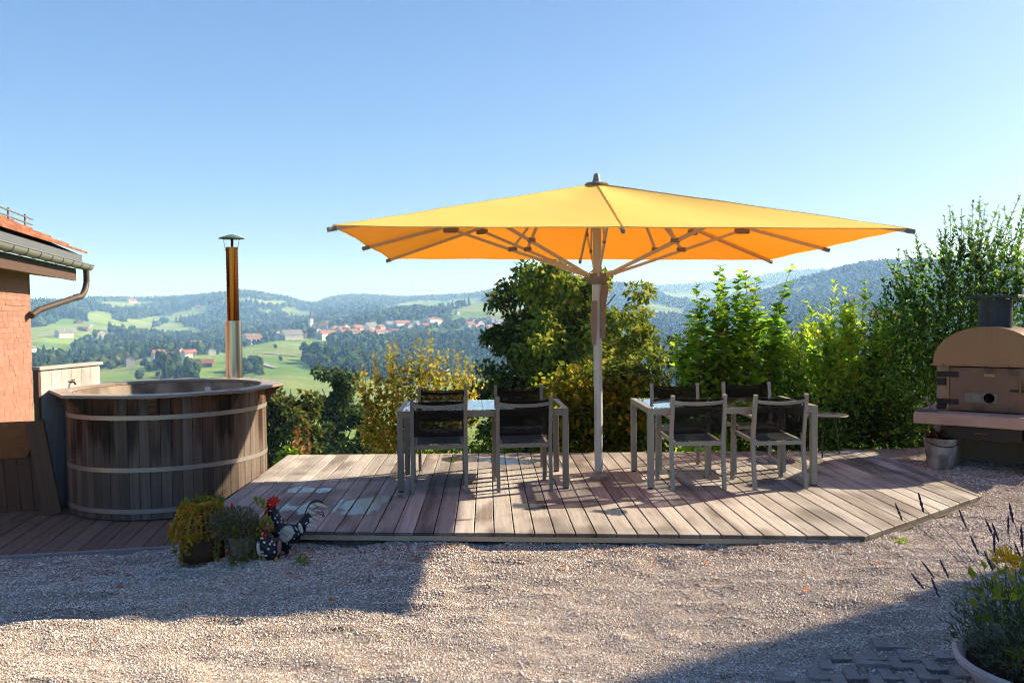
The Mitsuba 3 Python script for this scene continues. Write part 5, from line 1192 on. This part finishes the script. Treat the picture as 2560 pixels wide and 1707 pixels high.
# ---------------------------------------------------------------- what grows in the pots
def strands(key, nm, cx, cy, z, R, n, seed, cols, p, Ld, zmin, over=.16):
    r = np.random.default_rng(seed); Ps, Ds, Ls, tw = [], [], [], []
    for k in range(n):
        a = r.uniform(0, 2*PI) if k % 4 else r.uniform(-PI*.95, -.05*PI); o = R + r.uniform(.0, over); ln = r.uniform(.12, .8)
        Q = np.array([(cx + R*.45*math.cos(a), cy + R*.45*math.sin(a), z), (cx + R*.95*math.cos(a), cy + R*.95*math.sin(a), z + .035), (cx + o*math.cos(a), cy + o*math.sin(a), z - .05), (cx + (o + .01)*math.cos(a), cy + (o + .01)*math.sin(a), z - .05 - ln*(z - zmin))])
        q = CubicSpline([0, .3, .5, 1], Q)(np.linspace(0, 1, 14)); q += r.normal(0, .004, q.shape); tw.append(tube(q, .0022, 3)); m = int(40 + 60*ln)
        s = r.uniform(.05, 1, m); Ps.append(np.stack([np.interp(s, np.linspace(0, 1, 14), q[:, c]) for c in range(3)], 1)); Ds.append(unit(r.normal(0, 1, (m, 3)) + [.4*math.cos(a), .4*math.sin(a), 0])); Ls.append(Ld*r.uniform(.7, 1.3, m))
    P, D, L_ = np.vstack(Ps), np.vstack(Ds), np.concatenate(Ls); v, f, c = leaves(P, D, unit(r.normal(0, 1, P.shape) + [0, 0, .8]), L_, 1.0, pal(r, len(P), cols, p)); part(key, nm, tm(v, f), 'mat_leaf', color=c, kind='stuff'); part(key, nm + '_stems', cat(tw), 'mat_twig', kind='stuff')
def tuft(key, nm, c, h, n, seed, cols, p, Ld, ratio, up=.6, mt='mat_leaf'):
    r = np.random.default_rng(seed); g = unit(r.normal(0, 1, (n, 3)))*(r.uniform(0, 1, (n, 1))**(1/2.4)); g *= (.65 + .7*meshkit.fbm(g*2 + seed, 3, seed))[:, None]; P = np.array(c) + g*np.array(h)
    v, f, cc = leaves(P, unit(g + r.normal(0, .6, (n, 3)) + [0, 0, up]), unit(r.normal(0, .6, (n, 3)) + [0, 0, 1]), Ld*r.uniform(.6, 1.3, n), ratio, pal(r, n, cols, p)); part(key, nm, tm(v, f), mt, color=cc, kind='stuff')
sd = thing('trailing_stonecrop', 'yellow-orange trailing stonecrop hanging over the log planter', 'plant')
strands(sd, 'trails', LX, LY, .225, .130, 70, 61, [(.62, .36, .04), (.55, .28, .05), (.36, .38, .04), (.62, .44, .08)], [.35, .25, .25, .15], .026, .06, .05)
strands(sd, 'low_trails', LX - .13, LY - .03, .10, .06, 7, 62, [(.40, .40, .05), (.50, .28, .05), (.26, .33, .04)], [.4, .3, .3], .026, -.11, .08)
tuft(sd, 'top_leaves', (LX, LY, .255), (.15, .13, .05), 260, 63, [(.13, .24, .03), (.09, .16, .03), (.22, .15, .07)], [.55, .3, .15], .04, .7)
hb = thing('silvery_herb', 'grey-green bushy herb in the round metal pot', 'plant')
tuft(hb, 'foliage', (QX - .07, QY, .15), (.19, .15, .115), 2600, 64, [(.13, .16, .10), (.17, .19, .12), (.09, .12, .06), (.22, .20, .10)], [.4, .3, .2, .1], .030, .35, mt='mat_leaf_matt')
strands(hb, 'trails', QX - .05, QY, .09, .13, 16, 65, [(.32, .27, .04), (.26, .20, .05), (.18, .22, .05)], [.4, .3, .3], .024, -.11, .03)
tuft(hb, 'yellowish_leaves', (QX + .13, QY - .01, .12), (.08, .09, .07), 170, 66, [(.30, .32, .05), (.22, .26, .05)], [.5, .5], .035, .7)
part(hb, 'red_bloom', tube([(QX - .085, QY, .24), (QX - .085, QY, .285), (QX - .085, QY, .30)], [.006, .010, .003], 7), 'mat_comb', smooth=True)
for k in range(4): tuft(hb, 'sprig', (QX + .045 + .022*k, QY + .12, .29 - .016*k), (.022, .02, .018), 12, 70 + k, [(.30, .36, .04)], [1.], .03, .8)
bs = thing('bucket_plant', 'low dark red-leaved plant in the zinc bucket', 'plant')
tuft(bs, 'foliage', (BX, BY, .26), (.13, .13, .06), 220, 67, [(.10, .03, .02), (.07, .06, .03), (.14, .05, .03)], [.4, .4, .2], .055, .5)
lv = thing('lavender_bowl_plants', 'lavender with dark purple spikes and yellow blooms growing in the pale bowl', 'plants')
r = np.random.default_rng(68); bz = PZ2 + .2
st_, sp_ = [], []
def lav(tip, b=None, spike=.085):
    b = np.array([PX2 + r.uniform(-.22, .25), PY2 + r.uniform(-.2, .25), bz]) if b is None else b; t = np.array(tip); m = b*.5 + t*.5 + [0, 0, .10]
    u = np.linspace(0, 1, 9)[:, None]; Q = (1 - u)**2*b + 2*u*(1 - u)*m + u*u*t; st_.append(tube(Q, .0016, 4)); d = unit((Q[-1] - Q[-2])[None])[0]; d = unit((d*.45 + np.array([r.normal(-.12, .12), 0, .8]))[None])[0]
    k = np.linspace(0, 1, 8)[:, None]; S = t - d*spike*.3 + d*spike*k; rad = .0047*(1 + .35*np.sin(np.arange(8)*2.6))*np.sin(PI*(.12 + .80*k[:, 0]))**.6
    part(lv, 'lavender_spike', tube(S, rad, 7), mat('mat_lavender', (.045, .030, .060), .8) if 'mat_lavender' not in scene else 'mat_lavender')
LAVTIPS = [(1.594, 3.25, 0.834), (1.787, 3.85, 0.653), (2.019, 3.73, 0.647), (2.073, 3.61, 0.633), (2.027, 3.49, 0.648), (1.947, 3.37, 0.64), (1.946, 3.25, 0.791), (2.288, 3.85, 0.586), (1.868, 3.73, 0.422), (1.877, 3.61, 0.459), (1.706, 3.49, 0.447), (1.712, 3.37, 0.462), (1.487, 3.25, 0.48), (1.724, 3.85, 0.255), (2.021, 3.73, 0.402), (2.198, 3.61, 0.526), (1.999, 3.49, 0.529), (1.873, 3.37, 0.632), (1.986, 3.25, 0.696)]
for t_ in LAVTIPS[:12] + LAVTIPS[15:]: lav(t_)
part(lv, 'stems', cat(st_), mat('mat_stem_grey', (.17, .19, .12), .7), kind='stuff')
tuft(lv, 'lavender_leaves', (PX2, PY2 + .05, bz + .13), (.38, .34, .22), 3800, 69, [(.10, .14, .09), (.07, .11, .07), (.13, .17, .12), (.05, .08, .04)], [.35, .3, .2, .15], .050, .16, 1.2, mt='mat_leaf_matt')
tuft(lv, 'broad_leaves', (PX2 - .18, PY2 + .05, bz + .30), (.15, .14, .15), 60, 71, [(.22, .30, .03), (.15, .24, .03), (.34, .35, .04)], [.4, .35, .25], .065, .55, .6)
tuft(lv, 'broad_leaves', (PX2 + .14, PY2 + .12, bz + .42), (.14, .15, .16), 60, 72, [(.08, .16, .03), (.12, .20, .03)], [.5, .5], .075, .5, .7)
tuft(lv, 'broad_leaves', (PX2 - .14, PY2 - .18, bz + .09), (.16, .10, .07), 60, 73, [(.20, .25, .03), (.30, .28, .04)], [.5, .5], .075, .6, .5)
tuft(lv, 'yellow_bloom', (PX2 - .14, PY2 + .12, bz + .43), (.065, .05, .04), 110, 74, [(.75, .48, .03), (.65, .42, .03)], [.5, .5], .035, .5, .6)
for (x, y, z) in ((-.10, .02, .315), (-.07, -.03, .30)):
    n = 16; a = np.arange(n)*2*PI/n; P = np.repeat(np.array([[PX2 + x, PY2 + y, bz + z]]), n, 0); D = np.stack([np.cos(a), np.sin(a), .35 + 0*a], 1)
    v, f, c = leaves(P, D, np.tile([0, 0, 1.], (n, 1)), .022, .8, np.tile([.80, .42, .01], (n, 1))); part(lv, 'marigold', tm(v, f), 'mat_leaf', color=c)
for k in range(5):
    Q = [(PX2 - .18 + .05*k, PY2 - .24 + .02*k, bz), (PX2 - .22 + .06*k, PY2 - .30, bz + .05 + .02*k), (PX2 - .10 + .06*k, PY2 - .32, bz + .02)]
    part(lv, 'dry_stalk', tube(CubicSpline([0, .5, 1], np.array(Q))(np.linspace(0, 1, 8)), .005, 5), mat('mat_dry', (.35, .29, .24), .8) if k == 0 else 'mat_dry')

ALB = .64
# ---------------------------------------------------------------- grid paving, fallen leaves, neighbouring house
gp = thing('grid_paving', 'grey concrete grass-grid pavers set in the gravel at the lower right', 'paving')
mat('mat_paver', proc(lambda p, n, uv: mix((.24, .235, .245), (.38, .37, .38), fbm(p.x*12, p.y*12, 0., 4))*(.85 + .3*noise(p.x*220, p.y*220))), .9)
ga = math.radians(-7); G0 = np.array([1.10, 3.05]); gi, gj = np.array([math.cos(ga), math.sin(ga)]), np.array([-math.sin(ga), math.cos(ga)])
for j in range(10):
    for i in range(13):
        o = G0 + gi*(.158*i + (.079 if j % 2 else 0)) + gj*.125*j
        if o[1] > 4.42 - .10*abs(i - 6) or j > 8 + (i % 3 == 0): continue
        w = .006*math.sin(i*2.1 + j)
        def q(a, b): p = o + gi*a + gj*b; return (p[0], p[1])
        bar = [q(0, 0 + w), q(.045, -.004), q(.10, .006), q(.154, .0 + w), q(.154, .036 + w), q(.10, .042), q(.045, .034), q(0, .036 + w)]
        blk = [q(.008, .0365), q(.062, .0365), q(.062, .121), q(.008, .121)]
        zt = float(yard_z(o[0], o[1])) + .020 + rp.uniform(-.003, .003)
        part(gp, 'grid_stone', cat([prism(bar, zt - .05, zt), prism(blk, zt - .05, zt - .0012)]), 'mat_paver')
for k in range(14):
    x, y = [(-3.0, 5.6), (-2.6, 5.55), (-2.5, 5.3), (-2.2, 5.75), (-1.1, 4.9), (-.9, 5.6), (-.7, 5.75), (.3, 5.55), (1.3, 5.6), (1.75, 4.95), (2.4, 5.5), (-1.5, 5.45), (2.2, 6.0), (3.0, 5.9)][k]
    t = thing('fallen_leaf', 'small rust-red fallen leaf lying on the gravel', 'leaf', 'fallen leaves on the gravel'); a = rp.uniform(0, 6); z = float(yard_z(x, y)) + .014; LOC[t] = (x, y)
    v, f, c = leaves(np.array([[x, y, z]]), np.array([[math.cos(a), math.sin(a), .15]]), np.array([[.2, -.2, 1.]]), .05, .9, np.array([[.40, .13, .05]])); put(t, tm(v, f), 'mat_leaf_matt', color=c)
rl = np.random.default_rng(91); n = 520
lx = np.concatenate([rl.uniform(-1.6, 2.4, 330), rl.uniform(3.9, 5.6, 190)]); ly = np.concatenate([np.interp(lx[:330], [-1.6, 2.4], [6.16, 5.86]) - rl.exponential(.10, 330), rl.uniform(7.6, 9.9, 190)])
lz = yard_z(lx, ly) + .010; a = rl.uniform(0, 2*PI, n)
v, f, c = leaves(np.column_stack([lx, ly, lz]), np.column_stack([np.cos(a), np.sin(a), rl.uniform(0, .3, n)]), unit(rl.normal(0, .3, (n, 3)) + [0, 0, 1]), rl.uniform(.012, .034, n), .8, pal(rl, n, [(.22, .09, .04), (.14, .08, .05), (.09, .055, .04), (.30, .20, .09)], [.3, .3, .25, .15]))
k_ = nkey('leaf_litter'); put(k_, tm(v, f), 'mat_leaf_matt', color=c); labels[k_] = {'label': 'brown leaf litter along the terrace edge and by the oven', 'category': 'leaf litter', 'kind': 'stuff'}
for i, (x, y, lab) in enumerate(((-1.47, 5.72, 'small green weed tuft in the shaded gravel below the cockerel figure'), (2.78, 5.98, 'small yellow-green weed at the cut corner of the terrace'))):
    wd_ = thing('weed_tuft', lab, 'weed'); tuft(wd_, 'leaves', (x, y, float(yard_z(x, y)) + .015), (.05, .04, .02), 45, 80 + i, [(.15, .25, .04), (.24, .33, .05)], [.6, .4], .035, .5)
nh = thing('neighbouring_house', 'house outside the right edge whose gable shades the lower right corner', 'house')
A3, B3 = np.array([7.04, 7.18]), np.array([18., 11.9]); wd = (B3 - A3)/np.linalg.norm(B3 - A3); LW = np.linalg.norm(B3 - A3); back = np.array([wd[1], -wd[0]])
M = T(np.array([[wd[0], back[0], 0, A3[0]], [wd[1], back[1], 0, A3[1]], [0, 0, 1, 0], [0, 0, 0, 1.]]))
gpf = [(0, -1), (2*LW, -1), (2*LW, 2.0), (LW, 12.0), (0, 2.0)]
part(nh, 'wall', moved(prism(gpf, -14, 0), rotx(PI/2)), 'mat_wall_cream', M=M)
e = np.array([LW, 10.]); e /= np.linalg.norm(e)
for s in (0, 1):
    P = [(-.3*0, 2.0 + .005), (LW, 12.005), (LW, 12.2), (-.0, 2.2)]; P = [(x if s == 0 else 2*LW - x, z) for x, z in P]
    part(nh, 'roof', moved(prism(P, -14.02, -.02), rotx(PI/2)), 'mat_roof_brown', M=M)

# things that would otherwise share a label are told apart by their order from the left
ORD = ['leftmost', 'second from the left', 'third from the left', 'fourth from the left', 'fifth from the left', 'sixth from the left', 'seventh from the left', 'eighth from the left', 'ninth from the left', 'tenth from the left'] + [f'{w} from the left' for w in ('eleventh', 'twelfth', 'thirteenth', 'fourteenth', 'fifteenth', 'sixteenth', 'seventeenth', 'eighteenth', 'nineteenth', 'twentieth')]
same = {}
for k in LOC: same.setdefault(labels[k]['label'], []).append(k)
for lab, ks in same.items():
    if len(ks) < 2: continue
    ks.sort(key=lambda k: LOC[k][0]/LOC[k][1])
    for i, k in enumerate(ks):
        o = 'rightmost' if i == len(ks) - 1 else ORD[i]
        if len(ks) == 2: o = ('left one of two', 'right one of two')[i]
        labels[k]['label'] = f'{lab}, {o}'
